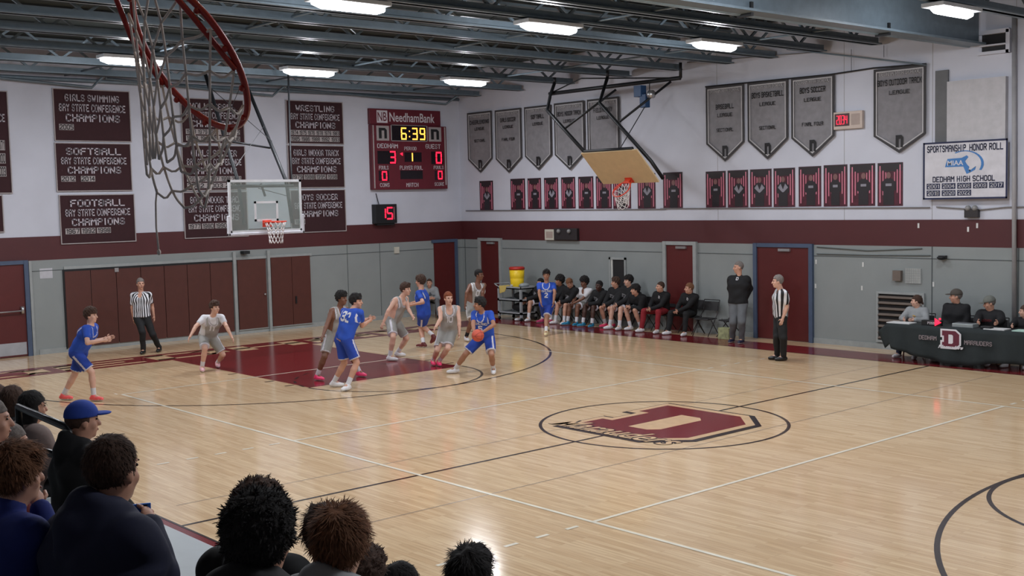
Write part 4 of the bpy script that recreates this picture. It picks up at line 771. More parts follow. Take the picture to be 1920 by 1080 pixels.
# ------------------------------------------------------------------ folding chairs
M_SEAT = mat('black_vinyl_seat', (30, 28, 30), .5)
def chair_proto():
    t = empty('folding_chair', (0, 0, 0)); S = .43
    MB().box((-.2, -.2, S-.03), (.2, .2, S)).build('seat', M_SEAT, t, bevel=.012)
    b = MB().add([(-.2, .22, .6), (.2, .22, .6), (.2, .26, .82), (-.2, .26, .82), (-.2, .245, .6), (.2, .245, .6), (.2, .285, .82), (-.2, .285, .82)], [(0, 1, 2, 3), (7, 6, 5, 4), (0, 4, 5, 1), (1, 5, 6, 2), (2, 6, 7, 3), (3, 7, 4, 0)]).build('backrest', M_SEAT, t)
    for s in (-1, 1):
        MB().tube([(s*.22, -.24, .01), (s*.22, .24, .6), (s*.22, .29, .86)], .011, 6).build('leg', M_LEGC, t, True)
        MB().tube([(s*.2, .26, .01), (s*.2, -.1, .44)], .011, 6).build('leg', M_LEGC, t, True)
    MB().tube([(-.22, .29, .86), (.22, .29, .86)], .011, 6).build('top_rail', M_LEGC, t, True)
    return t
M_LEGC = mat('dark_chair_tube', (50, 46, 48), .4, .5); PROTO = chair_proto(); used = [False]
def dup(root):
    r = root.copy(); COL.objects.link(r)
    for ch in list(root.children): c = ch.copy(); COL.objects.link(c); c.parent = r; c.matrix_parent_inverse = ch.matrix_parent_inverse.copy()
    return r
def chair(x, y, rz, label, group):
    r = PROTO if not used[0] else dup(PROTO); used[0] = True; r.location = (x, y, 0); r.rotation_euler = (0, 0, rz); return props(r, label, 'chair', group)
chair(-6.55, 9.0, .1, 'empty black folding chair right behind the coach at the end of the bench', 'empty folding chairs')
chair(-5.85, 9.05, -.35, 'empty black folding chair beside the standing coach in black pullover', 'empty folding chairs')
t = props(empty('paper_bag', (-5.72, 8.95, 0)), 'small cream and green box under the empty chair by the coach', 'box')
MB().box((-5.92, 8.68, 0), (-5.6, 8.9, .27)).build('box', mat('cream_green_box', (150, 152, 112), .7, var=.35, scale=12), t, bevel=.008)
# ------------------------------------------------------------------ bleachers and rails
M_BL = mat('grey_bleacher_board', (150, 156, 160), .45, var=.04); M_RIS = mat('bleacher_riser', (70, 74, 78), .6)
t = props(empty('bleachers', (0, -8.5, 0)), 'grey stepped bleachers under the spectators', 'bleachers')
RY0, RD, RH = -8.45, .6, .26
for r in range(10):
    y = RY0-r*RD; z = .18+r*RH
    MB().box((-14, y-RD-.02, z-.03), (14, y+.02, z)).build('footboard', M_BL, t); MB().box((-14, y-RD+.0, z+.39), (14, y-RD+.26, z+.43)).build('seat_board', M_BL, t); MB().box((-14, y-.02, 0 if r == 0 else z-RH), (14, y-.001, z-.031)).build('riser', M_RIS, t)
M_RAIL = mat('black_rail', (24, 25, 28), .3, .4)
for i, (A, B, lab) in enumerate((((35, 763, 9.1), (130, 803, 8.55), 'upper black handrail in front of the puffer jacket spectator'), ((49, 834, 8.8), (112, 856, 8.5), 'lower black handrail left of the blue capped spectator'))):
    a, b = atd(*A), atd(*B); o = props(empty('handrail', (a[0], a[1], 0)), lab, 'handrail', 'bleacher handrails')
    MB().tube([a+np.array([-.02, 0, -.5]), a, b-(b-a)*.04, b+np.array([0, 0, -.03]), b+np.array([0, 0, -.12]), (b[0], b[1], 1.0)], .03, 9).build('rail', M_RAIL, o, True)
# ================================================================== PEOPLE: smooth-union bodies
def V3(*a): return np.array(a, float)
def unit(v): return v/(np.linalg.norm(v)+1e-9)
def pbox(p):
    if p[0] == 'rc': r = max(p[3], p[4]); return np.minimum(p[1], p[2])-r, np.maximum(p[1], p[2])+r
    r = max(p[3]); return p[1]-r, p[1]+r
def field(ops, h, pad=.03):
    lo = np.min([pbox(p)[0] for p, k in ops], 0)-pad; hi = np.max([pbox(p)[1] for p, k in ops], 0)+pad
    n = np.ceil((hi-lo)/h).astype(int)+1; F = np.full(n, .5, np.float32)
    ax = [(lo[i]+h*np.arange(n[i])).astype(np.float32) for i in range(3)]
    for p, k in ops:
        a, b = pbox(p); m = k+2.5*h
        i0 = np.maximum(((a-m-lo)/h).astype(int), 0); i1 = np.minimum(((b+m-lo)/h).astype(int)+2, n)
        sl = tuple(slice(i0[i], i1[i]) for i in range(3))
        X, Y, Z = np.meshgrid(*[ax[i][sl[i]] for i in range(3)], indexing='ij')
        if p[0] == 'rc':
            ba = p[2]-p[1]; L2 = max(ba@ba, 1e-8)
            px, py, pz = X-p[1][0], Y-p[1][1], Z-p[1][2]
            t = np.clip((px*ba[0]+py*ba[1]+pz*ba[2])/L2, 0, 1)
            d = np.sqrt((px-t*ba[0])**2+(py-t*ba[1])**2+(pz-t*ba[2])**2)-(p[3]+(p[4]-p[3])*t)
        else:
            R = p[2]; q = [(X-p[1][0])*R[i][0]+(Y-p[1][1])*R[i][1]+(Z-p[1][2])*R[i][2] for i in range(3)]
            r = p[3]; k0 = np.sqrt(sum((q[i]/r[i])**2 for i in range(3))); k1 = np.sqrt(sum((q[i]/r[i]**2)**2 for i in range(3)))+1e-6
            d = k0*(k0-1)/k1
        G = F[sl]
        if k > 0: hh = np.maximum(k-np.abs(G-d), 0)/k; F[sl] = np.minimum(G, d)-hh*hh*k*.25
        else: F[sl] = np.minimum(G, d)
    return F, lo, h, ax
CORN = np.array([(0,0,0),(1,0,0),(0,1,0),(1,1,0),(0,0,1),(1,0,1),(0,1,1),(1,1,1)])
EDG = [(0,1),(2,3),(4,5),(6,7),(0,2),(1,3),(4,6),(5,7),(0,4),(1,5),(2,6),(3,7)]
def snet(F, lo, h):
    S = F < 0; n = np.array(F.shape)-1
    c = [S[a:a+n[0], b:b+n[1], d:d+n[2]] for a, b, d in CORN]
    al = c[0].copy(); an = c[0].copy()
    for q in c[1:]: al &= q; an |= q
    I = np.argwhere(an & ~al)
    if len(I) == 0: return np.zeros((0, 3)), []
    vals = np.stack([F[I[:, 0]+a, I[:, 1]+b, I[:, 2]+d] for a, b, d in CORN], 1)
    P = np.zeros((len(I), 3)); cnt = np.zeros(len(I))
    for a, b in EDG:
        fa, fb = vals[:, a], vals[:, b]; m = (fa < 0) != (fb < 0)
        t = np.where(m, fa/np.where(m, fa-fb, 1), 0)[:, None]
        P += np.where(m[:, None], CORN[a]+(CORN[b]-CORN[a])*t, 0); cnt += m
    P = lo+h*(I+P/cnt[:, None])
    vid = np.full(n, -1, np.int32); vid[I[:, 0], I[:, 1], I[:, 2]] = np.arange(len(I))
    Q = []
    for ax in range(3):
        u, v = (ax+1) % 3, (ax+2) % 3
        A = np.take(S, range(F.shape[ax]-1), ax); B = np.take(S, range(1, F.shape[ax]), ax)
        J = np.argwhere(A != B); J = J[(J[:, u] > 0) & (J[:, v] > 0) & (J[:, u] < n[u]) & (J[:, v] < n[v])]
        ins = A[J[:, 0], J[:, 1], J[:, 2]]
        def g(du, dv): K = J.copy(); K[:, u] -= du; K[:, v] -= dv; return vid[K[:, 0], K[:, 1], K[:, 2]]
        q = np.stack([g(1, 1), g(0, 1), g(0, 0), g(1, 0)], 1); q[~ins] = q[~ins][:, ::-1]; Q.append(q[(q >= 0).all(1)])
    return P, np.concatenate(Q)
def smesh(name, parts, mats, parent, matfn=None):
    """parts: list of (verts, quads); one smooth mesh object"""
    vs, qs, n = [], [], 0
    for P, Q in parts:
        if len(P) == 0: continue
        vs.append(P); qs.append(np.asarray(Q)+n); n += len(P)
    P = np.concatenate(vs); Q = np.concatenate(qs)
    me = bpy.data.meshes.new(name); me.vertices.add(len(P)); me.vertices.foreach_set('co', P.astype(np.float32).ravel())
    me.loops.add(len(Q)*4); me.loops.foreach_set('vertex_index', Q.astype(np.int32).ravel()); me.polygons.add(len(Q))
    me.polygons.foreach_set('loop_start', np.arange(0, len(Q)*4, 4, dtype=np.int32)); me.polygons.foreach_set('loop_total', np.full(len(Q), 4, np.int32))
    mats = mats if isinstance(mats, (list, tuple)) else [mats]
    for m in mats: me.materials.append(m)
    if matfn is not None: me.polygons.foreach_set('material_index', matfn(P[Q].mean(1)).astype(np.int32))
    me.polygons.foreach_set('use_smooth', np.ones(len(Q), bool)); me.update(calc_edges=True); me.validate()
    o = bpy.data.objects.new(name, me); COL.objects.link(o); o.parent = parent; return o
def sample(FD, p):
    F, lo, h, _ = FD; q = (np.asarray(p)-lo)/h; i = np.floor(q).astype(int)
    if (i < 0).any() or (i+1 >= np.array(F.shape)).any(): return .5
    f = q-i; s = 0
    for c in CORN: w_ = np.prod(np.where(c == 1, f, 1-f)); s += w_*F[i[0]+c[0], i[1]+c[1], i[2]+c[2]]
    return s
def quads_tube(pts, rs, n=6):
    m = MB(); m.tube(pts, rs, n); V = np.array(m.v); Q = [f for f in m.f if len(f) == 4]
    cap = m.f[-1]; c0 = m.f[-2]
    Q += [(cap[0], cap[1], cap[2], cap[3]), (cap[0], cap[3], cap[4], cap[5])]+[(c0[0], c0[1], c0[2], c0[3]), (c0[0], c0[3], c0[4], c0[5])]
    return V, np.array(Q)
SK = {'pale': mat('skin_pale', (204, 160, 140), .5, var=.05), 'fair': mat('skin_fair', (190, 142, 120), .5, var=.05), 'olive': mat('skin_olive', (158, 112, 88), .5, var=.05), 'brown': mat('skin_brown', (116, 76, 58), .5, var=.05), 'dark': mat('skin_dark', (72, 46, 38), .5, var=.05)}
HR = {'black': mat('hair_black', (22, 18, 18), .9, bump=.3, scale=60, var=.4), 'brown': mat('hair_brown', (62, 42, 32), .9, bump=.3, scale=60, var=.3), 'lightbrown': mat('hair_light_brown', (112, 74, 50), .9, bump=.3, scale=60, var=.3), 'grey': mat('hair_grey', (112, 104, 100), .9, bump=.3, scale=60, var=.3), 'red': mat('hair_reddish', (120, 62, 36), .9, bump=.3, scale=60, var=.3)}
M_EYE = mat('dark_eye', (30, 22, 20), .3); M_LIP = mat('lip_brown', (140, 76, 70), .5); M_REF = stripe_mat()
def fab(name, c): return mat(name, c, .85, bump=.15, scale=10, var=.07)
C_BLUE = fab('royal_blue_jersey', (34, 74, 172)); C_BLUE2 = fab('royal_blue_shorts', (28, 60, 150)); C_GRY = fab('light_grey_jersey', (150, 146, 142)); C_GRYS = fab('light_grey_shorts', (142, 140, 136)); C_WHT = fab('white_cloth', (206, 204, 208)); C_BLK = fab('black_cloth', (14, 14, 18)); C_BLKP = fab('black_trousers', (18, 18, 20))
C_CHAR = fab('charcoal_trousers', (92, 94, 98)); C_RED = fab('red_sweatpants', (132, 24, 34)); C_NAVY = fab('navy_hoodie', (14, 19, 48)); C_ROY = fab('blue_sweatshirt', (24, 40, 110)); C_HG = fab('heather_grey_hoodie', (140, 142, 144)); C_TAUPE = fab('taupe_puffer', (112, 96, 92)); C_GRN = fab('dark_green_coat', (44, 52, 44)); C_CAPB = fab('blue_cap_cloth', (32, 62, 150)); C_TRIM = fab('pale_trim', (196, 192, 200)); C_CAPG = fab('grey_cap_cloth', (104, 106, 100)); C_CAPD = fab('brown_grey_cap_cloth', (74, 68, 62)); C_DARKR = fab('dark_red_top', (96, 26, 30))
S_PINK = mat('hot_pink_shoe', (236, 60, 110), .5); S_CORAL = mat('coral_shoe', (244, 96, 96), .5); S_PALE = mat('pale_pink_shoe', (226, 176, 184), .5); S_WHT = mat('white_shoe', (214, 212, 214), .5); S_BLK = mat('black_shoe', (18, 18, 20), .35); S_NAVY = mat('navy_shoe', (28, 34, 58), .5); S_TEAL = mat('teal_blue_shoe', (30, 120, 156), .5); S_MAR = mat('maroon_shoe', (96, 34, 36), .5); S_SOLE = mat('white_sole', (216, 214, 212), .5); S_YEL = mat('pale_yellow_shoe', (226, 206, 160), .5); S_MAG = mat('magenta_shoe', (170, 44, 92), .5)
def figure(label, J, yaw, H=1.8, skin='fair', hair='brown', hstyle='short', top='jersey', topm=None, bot='shorts', botm=None, shoe=S_WHT, sock=C_WHT, group=None, num=None, chest=None, cap=None, trim=C_TRIM, under=None, hyaw=None, hpitch=0., res=.0155, face=True, bulk=1.0, chest_m=None, hood=False, curl=.5, name='person', grip=None, strands=0, hoodr=1.0):
    s = H/1.78; fw = V3(math.cos(math.radians(yaw)), math.sin(math.radians(yaw)), 0)
    root = empty(name, (float(J['pv'][0]), float(J['pv'][1]), J.get('floor', 0.)), label, 'person', group, math.radians(yaw-90))
    rx = V3(fw[1], -fw[0], 0)            # person's right in world
    O_ = V3(J['pv'][0], J['pv'][1], J.get('floor', 0.)); Rw = np.array([rx, fw, V3(0, 0, 1)])   # local axes: x = right, y = forward
    j = {k: Rw @ (np.asarray(v, float)-O_) for k, v in J.items() if k != 'floor'}
    b = bulk; X_ = V3(1, 0, 0); Zl = V3(0, 0, 1)
    up = unit(j['nk']-j['pv']); latS = unit(j['sR']-j['sL']); latH = unit(j['hR']-j['hL']); fr_t = unit(np.cross(up, latS)); 
    if fr_t[1] < -.2: fr_t = -fr_t
    chest_c = j['pv']*.30+j['nk']*.70; waist = j['pv']*.66+j['nk']*.34
    col = []
    def torso(g, k=.06):
        o = []
        for sd, lS, lH in ((1, latS, latH), (-1, latS, latH)):
            A = j['pv']+lH*sd*.075*s; W = waist+lH*sd*.062*s; C = chest_c+lS*sd*.085*s; T = j['nk']-up*.075*s+lS*sd*.095*s
            o += [(('rc', A, W, (.105+g)*s*b, (.1+g)*s*b), k), (('rc', W, C, (.1+g)*s*b, (.112+g)*s*b), k), (('rc', C, T, (.112+g)*s*b, (.075+g)*s), k)]
        return o
    def limb(a, m, e, r0, r1, r2, g=0., bul=0.):
        o = [(('rc', a, m, (r0+g)*s, (r1+g)*s), .02*s)]
        if bul: q = m+(e-m)*.33; o += [(('rc', m, q, (r1*.97+g)*s, (r1*bul+g)*s), .015*s), (('rc', q, e, (r1*bul+g)*s, (r2+g)*s), .015*s)]
        else: o += [(('rc', m, e, (r1+g)*s, (r2+g)*s), .015*s)]
        return o
    # head frame
    hy = math.radians((hyaw if hyaw is not None else yaw)-yaw); hp = math.radians(hpitch)
    hf = V3(-math.sin(hy)*math.cos(hp), math.cos(hy)*math.cos(hp), math.sin(hp)); hr = unit(np.cross(hf, Zl)); hu = np.cross(hr, hf)
    hc = j['hd']; HRM = np.array([hr, hf, hu]); hp_ = lambda x, y, z: hc+(hr*x+hf*y+hu*z)*s
    body = torso(0.0)
    body += [(('rc', j['nk']-up*.05*s, hp_(0, -.02, -.07), .062*s, .054*s), .03*s)]
    for q in 'RL':
        body += [(('rc', j['nk']-up*.06*s, j['s'+q], .055*s, .056*s), .04*s)]+limb(j['s'+q], j['e'+q], j['w'+q], .05*b, .04*b, .027, bul=.95)
        body += limb(j['h'+q], j['k'+q], j['a'+q], .088*b, .056*b, .036, bul=1.02)
        f = j['t'+q]; body += [(('rc', j['a'+q], j['a'+q]*.4+f*.6, .036*s, .03*s), .02*s)]
    neckcut = hp_(0, 0, -.12)
    parts = []
    F, lo, h, ax = field(body, res); parts.append(snet(F, lo, h))
    # head at finer resolution
    ho = [(('el', hp_(0, -.012, .03), HRM, (.077*s, .096*s, .098*s)), .0), (('el', hp_(0, .022, -.045), HRM, (.058*s, .068*s, .072*s)), .03), (('rc', hp_(0, .03, -.09), hp_(0, .062, -.098), .032*s, .022*s), .02),
          (('rc', hp_(0, .088, .012), hp_(0, .108, -.028), .011*s, .016*s), .014), (('el', hp_(0, .083, -.064), HRM, (.026*s, .014*s, .012*s)), .01), (('el', hp_(0, .078, .032), HRM, (.05*s, .016*s, .012*s)), .012)]
    for sd in (1, -1): ho += [(('el', hp_(sd*.078, -.008, -.008), HRM, (.012*s, .022*s, .032*s)), .008), (('el', hp_(sd*.042, .058, -.03), HRM, (.02*s, .02*s, .022*s)), .02)]
    ho += [(('rc', hp_(0, -.015, -.06), j['nk']-up*.03*s, .056*s, .06*s), .03)]
    hres = .0105
    parts.append(snet(*field(ho, hres)[:3]))
    # hands
    for q in 'RL':
        wv = unit(j['w'+q]-j['e'+q]); tgt = grip.get(q) if grip else None
        sd = 1 if q == 'R' else -1
        inn = V3(-sd, 0, 0); pn = unit(inn-wv*(inn@wv)) if abs(inn@wv) < .95 else V3(0, 0, -1)
        if tgt is not None:
            tv = unit(Rw @ (np.asarray(tgt)-O_)-j['w'+q]); pn = unit(tv-wv*(tv@wv)); wv = unit(wv*.9+tv*.3)
        sv = np.cross(wv, pn)*sd; 
        if sv[1] < 0 and abs(sv[1]) > .3: sv = -sv
        pc = j['w'+q]+wv*.045*s
        HR_ = np.array([sv, pn, wv]); parts.append(snet(*field([(('el', pc, HR_, (.038*s, .016*s, .05*s)), 0), (('rc', j['w'+q]-wv*.02*s, pc, .025*s, .02*s), .015)], .0105)[:3]))
        for k, (off, ln) in enumerate(((-.028, .066), (-.01, .078), (.009, .074), (.026, .06))):
            a = pc+sv*off*s+wv*.034*s; c1 = curl; m1 = a+(wv*math.cos(c1*.5)+pn*math.sin(c1*.5))*ln*.5*s; m2 = m1+(wv*math.cos(c1*1.3)+pn*math.sin(c1*1.3))*ln*.5*s
            parts.append(quads_tube([a, m1, m2], [.0095*s, .0088*s, .0065*s]))
        a = pc+sv*.026*s-wv*.02*s; m1 = a+(sv*.8+wv*.5+pn*.3)*.032*s; m2 = m1+(sv*.25+wv*.8+pn*.4)*.03*s
        parts.append(quads_tube([a, m1, m2], [.0115*s, .0105*s, .008*s]))
    bo = smesh('body', parts, SK[skin], root)
    if face:
        for sd in (1, -1):
            e = MB().ball((0, 0, 0), (.011*s, .006*s, .007*s), nu=8, nv=5).build('eye', M_EYE, None)
            e.parent = root; p = hp_(sd*.032, .0835, .012); e.matrix_basis = Matrix(((hr[0], hf[0], hu[0], p[0]), (hr[1], hf[1], hu[1], p[1]), (hr[2], hf[2], hu[2], p[2]), (0, 0, 0, 1)))
            e.data.shade_smooth()
            e = MB().ball((0, 0, 0), (.017*s, .006*s, .0045*s), nu=8, nv=4).build('eyebrow', HR[hair] if hair else M_EYE, None)
            e.parent = root; p = hp_(sd*.032, .086, .031); e.matrix_basis = Matrix(((hr[0], hf[0], hu[0], p[0]), (hr[1], hf[1], hu[1], p[1]), (hr[2], hf[2], hu[2], p[2]), (0, 0, 0, 1)))
        e = MB().ball((0, 0, 0), (.024*s, .006*s, .0065*s), nu=8, nv=5).build('mouth', M_LIP, None)
        e.parent = root; p = hp_(0, .094, -.064); e.matrix_basis = Matrix(((hr[0], hf[0], hu[0], p[0]), (hr[1], hf[1], hu[1], p[1]), (hr[2], hf[2], hu[2], p[2]), (0, 0, 0, 1)))
    # hair
    if hair:
        g = {'short': .010, 'buzz': .004, 'curly': .028, 'messy': .022, 'afro': .045, 'long': .018, 'pony': .012}[hstyle]
        hh = [(('el', hp_(0, -.018, .036+g*.4), HRM, ((.078+g)*s, (.096+g)*s, (.097+g)*s)), 0)]
        if hstyle == 'long': hh += [(('rc', hp_(sd*.062, -.03, -.02), hp_(sd*.058, -.05, -.2), .045*s, .03*s), .03) for sd in (1, -1)]+[(('rc', hp_(0, -.07, 0), hp_(0, -.08, -.22), .06*s, .04*s), .03)]
        if hstyle == 'pony': hh += [(('rc', hp_(0, -.1, .06), hp_(0, -.15, -.1), .03*s, .018*s), .02)]
        if hstyle in ('messy', 'curly'): hh += [(('rc', hp_(sd*.045, .055, .105), hp_(sd*.02, .06, .12), .03*s, .028*s), .02) for sd in (1, -1)]
        F, lo, h, ax = field(hh, .0115)
        X, Y, Z = np.meshgrid(*ax, indexing='ij'); dx, dy, dz = X-hc[0], Y-hc[1], Z-hc[2]
        lx = (dx*hr[0]+dy*hr[1]+dz*hr[2])/s; ly = (dx*hf[0]+dy*hf[1]+dz*hf[2])/s; lz = (dx*hu[0]+dy*hu[1]+dz*hu[2])/s
        am = {'short': .003, 'buzz': .001, 'curly': .010, 'messy': .009, 'afro': .013, 'long': .004, 'pony': .003}[hstyle]; fq = {'curly': 95, 'afro': 85, 'messy': 62}.get(hstyle, 70)
        F = F+(am*s*np.sin(fq*X+3)*np.sin(fq*Y+1)*np.sin(fq*Z)).astype(np.float32)*1.5
        hl = .052 if hstyle not in ('messy', 'curly', 'afro') else .04
        facecut = np.minimum(ly-(.03 if hstyle not in ('buzz',) else .02), hl-lz)          # remove front-low block
        sidecut = np.minimum(np.minimum(.0+lz*0+(-.015-lz), 1.), np.abs(ly+.0)*0+(ly+.03))   # in front of the ears, low
        F = np.maximum(F, (facecut*s).astype(np.float32)); 
        if hstyle != 'long': F = np.maximum(F, ((-.075 if hstyle != 'buzz' else -.05)-lz)*s); F = np.maximum(F, (np.minimum(ly+.03, -.005-lz)*s).astype(np.float32))
        else: F = np.maximum(F, (np.minimum(ly+.0, .03-lz)*s).astype(np.float32))
        HP, HQ = snet(F.astype(np.float32), lo, h); smesh('hair', [(HP, HQ)], HR[hair], root)
        if strands:
            rg = np.random.default_rng(int(abs(J['hd'][0]*977)) % 9999); sel = rg.integers(0, len(HP), strands); B = HP[sel]+rg.normal(0, .003, (strands, 3))
            rel = B-hp_(0, -.015, .02); rad = np.linalg.norm(rel, axis=1); Nn = rel/rad[:, None]; keep = (rel@hu > -.06*s) & (rad > .07*s); B, Nn = B[keep], Nn[keep]; m = len(B)
            crown = hp_(0, -.05, .12)-B; T = -crown; T -= Nn*(T*Nn).sum(1)[:, None]; T /= np.linalg.norm(T, axis=1)[:, None]+1e-6
            curly = hstyle in ('curly', 'afro'); Ls = {'curly': .02, 'messy': .045, 'long': .07, 'short': .022}.get(hstyle, .02)*s; T = T+rg.normal(0, .8 if curly else (.28 if hstyle == 'messy' else .16), (m, 3)); T /= np.linalg.norm(T, axis=1)[:, None]
            S_ = np.cross(T, Nn); S_ /= np.linalg.norm(S_, axis=1)[:, None]+1e-6; wd = .0021*s if curly else .0018*s; lift = {'curly': .12, 'afro': .6, 'messy': .06, 'short': .04}.get(hstyle, .1)+rg.uniform(-.06, .1, m)[:, None]
            rows_ = []
            for q3, (tt, ww) in enumerate(((0, 1), (.35, 1.), (.7, .8), (1, .15))):
                c3 = B-Nn*.004*s+T*Ls*tt+Nn*Ls*(lift*tt-(.55 if not curly else .75)*tt*tt*lift); rows_ += [c3-S_*wd*ww, c3+S_*wd*ww]
            VV = np.stack(rows_, 1).reshape(-1, 3); base = np.arange(m)[:, None]*8; QQ = np.concatenate([base+np.array([2*z, 2*z+1, 2*z+3, 2*z+2]) for z in range(3)])
            o_ = smesh('hair_strands', [(VV, QQ)], HR[hair], root); o_['kind'] = 'stuff'
    if cap is not None:
        co = [(('el', hp_(0, -.012, .045), HRM, (.099*s, .117*s, .109*s)), 0)]
        F, lo, h, ax = field(co, .0115); X, Y, Z = np.meshgrid(*ax, indexing='ij'); lz = ((X-hc[0])*hu[0]+(Y-hc[1])*hu[1]+(Z-hc[2])*hu[2])/s
        P1 = snet(np.maximum(F, (.035-lz)*s).astype(np.float32), lo, h)
        P2 = snet(*field([(('el', hp_(0, .12, .045), HRM, (.068*s, .075*s, .012*s)), 0)], .0095)[:3])
        smesh('cap', [P1, P2], cap, root)
    # top
    topF = None
    def sleeve(q, frac_u, frac_f, g0, g1):
        o = [(('rc', j['nk']-up*.06*s, j['s'+q], (.064+g0)*s, (.062+g0)*s), .035), (('rc', j['s'+q], j['s'+q]+(j['e'+q]-j['s'+q])*frac_u, (.061*b+g0)*s, (.044*b+g1)*s), .02)]
        if frac_f: o += [(('rc', j['e'+q], j['e'+q]+(j['w'+q]-j['e'+q])*frac_f, (.042*b+g1)*s, (.03+g1)*s), .02)]
        return o
    def garment(nm, ops, m, extra=None, cuts=(), wr=.006, mats=None, matfn=None, rr=None):
        F, lo, h, ax = field(ops, rr or res); X, Y, Z = np.meshgrid(*ax, indexing='ij')
        F = F+(wr*s*np.sin(21*X+9*Z+1)*np.sin(17*Z+13*Y)).astype(np.float32)
        for fn in cuts: F = np.maximum(F, fn(X, Y, Z).astype(np.float32))
        o = smesh(nm, [snet(F, lo, h)], mats or m, root, matfn); return (F, lo, h, ax)
    nb = j['nk']; vneck = nb+fr_t*.085*s-up*.055*s
    def dot(X, Y, Z, c, n): return (X-c[0])*n[0]+(Y-c[1])*n[1]+(Z-c[2])*n[2]
    hemc = j['pv']-up*(.05 if bot == 'shorts' else .04)*s
    necktop = lambda X, Y, Z: dot(X, Y, Z, nb+up*(.018 if top == 'jersey' else .05)*s, up)
    vcut = lambda X, Y, Z: (.068 if top == 'jersey' else .05)*s-np.sqrt(dot(X, Y, Z, vneck, latS)**2+dot(X, Y, Z, vneck, up)**2*.6+(np.minimum(dot(X, Y, Z, vneck, fr_t)+.03, 0))**2)
    hem = lambda X, Y, Z: -dot(X, Y, Z, hemc, up)
    tm = topm
    if under is not None:
        ops = torso(.006)+sleeve('R', .55, 0, .008, .016)+sleeve('L', .55, 0, .008, .016); garment('undershirt', ops, under, cuts=(lambda X, Y, Z: dot(X, Y, Z, nb+up*.045*s, up), hem))
    if top == 'jersey':
        ops = torso(.016)
        for q, sg in (('R', 1), ('L', -1)): ops += [(('rc', nb-up*.06*s+latS*sg*.07*s, nb-up*.07*s+latS*sg*.135*s, .062*s, .056*s), .03)]
        def mf(C):
            d1 = np.abs(np.sqrt(((C-vneck)@latS)**2+((C-vneck)@up)**2*.6)-.088*s); front = ((C-nb)@fr_t) > .02
            arm = np.abs(np.abs((C-nb)@latS)-.158*s) < .011*s
            return ((d1 < .009*s) & front) | (arm & (((C-nb)@up) > -.2*s))
        topF = garment('jersey', ops, None, cuts=(necktop, vcut, hem, lambda X, Y, Z: np.abs(dot(X, Y, Z, nb, latS))-.172*s), mats=[tm, trim], matfn=mf, rr=.0125)
    else:
        lf = {'tee': (.62, 0), 'long': (1, .95), 'hoodie': (1, .95), 'puffer': (1, .97), 'ref': (.66, 0)}[top]; g = {'tee': .016, 'long': .02, 'hoodie': .03, 'puffer': .042, 'ref': .016}[top]
        ops = torso(g)+sleeve('R', *lf, g*.9, g*.9)+sleeve('L', *lf, g*.9, g*.9)
        if top in ('hoodie', 'puffer'):
            ops += [(('rc', nb+latS*sd*.05*s-fr_t*.01*s+up*.08*(hoodr-1)*s, nb-fr_t*.085*s*hoodr-up*.03*s, .045*s*hoodr, .06*s*hoodr), .03) for sd in (1, -1)]
            ops += [(('rc', nb-fr_t*.09*s-up*.02*s, nb-fr_t*.1*s*hoodr-up*.1*s, .065*s*hoodr, .045*s*hoodr), .03)]
        if top in ('hoodie', 'puffer') and hoodr > 1:
            for q5 in range(-4, 5):
                an = q5*.42; ops.append((('rc', nb+(latS*math.sin(an)*.1-fr_t*math.cos(an)*.1+up*(.075-.05*abs(q5)/4))*s, nb+(latS*math.sin(an)*.115-fr_t*math.cos(an)*.12-up*.03)*s, .034*s*hoodr, .04*s*hoodr), .025))
        elif top == 'long': ops += [(('rc', nb-up*.02*s, nb+up*.035*s, .07*s, .066*s), .01)]
        cuts = [vcut, hem] if top in ('tee', 'ref') else [hem]
        if top in ('tee', 'ref'): cuts.append(necktop)
        if top == 'puffer': cuts.append(lambda X, Y, Z: -.008*np.abs(np.sin(42*Z))*1.0+X*0-.0)
        topF = garment({'tee': 'shirt', 'long': 'pullover', 'hoodie': 'hoodie', 'puffer': 'jacket', 'ref': 'striped_shirt'}[top], ops, tm, cuts=[c for c in cuts if not (top == 'puffer' and c is cuts[-1])], wr=.006 if top != 'puffer' else .012)
    if hood:
        smesh('hood', [snet(*field([(('el', hp_(0, -.03, .02), HRM, (.11*s, .12*s, .13*s)), 0)], .014)[:3])], tm, root)
    # chest / back print
    def decal(mb2d, name, m, centre, nrm, rgt, upv, start=.26):
        """wrap flat marks on the garment by marching onto its surface"""
        out = MB()
        for f in mb2d.f:
            pts = []
            for i in f:
                u, v = mb2d.v[i][0], mb2d.v[i][1]; p = centre+rgt*u+upv*v+nrm*start*s; t = 0.; hit = None
                while t < .45:
                    d = sample(topF, p-nrm*t)
                    if d < .002: hit = p-nrm*(t-.004); break
                    t += max(min(d, .05)*.8, .003)
                pts.append(hit)
            if all(q is not None for q in pts): out.add(pts, [tuple(range(len(pts)))])
        if out.f: o = out.build(name, m, None); o.parent = root; o['kind'] = 'stuff'
    FL = Frame((0, 0, 0), (1, 0, 0), (0, 1, 0), (0, 0, 1))
    if num:
        txt, w_, hh_, side = num; m2 = MB(); letters(m2, txt, FL, -w_/2, -hh_/2, w_/2, hh_/2, 0, 1.5, thick=0)
        nn = fr_t if side == 'F' else -fr_t; rg = unit(np.cross(up, nn)); decal(m2, 'shirt_print', C_WHT if side != 'D' else C_BLK, chest_c-up*((.15 if chest else .07) if side == 'F' else -.0)*s, nn, rg, up)
    if chest:
        txt, w_, hh_, dv = chest; m2 = MB(); letters(m2, txt, FL, -w_/2, -hh_/2, w_/2, hh_/2, 0, 1.4, thick=0)
        decal(m2, 'shirt_print', chest_m or C_WHT, chest_c+up*dv*s, fr_t, unit(np.cross(up, fr_t)), up)
    # bottoms
    frac = {'shorts': (.86, 0), 'pants': (1, .93)}[bot]
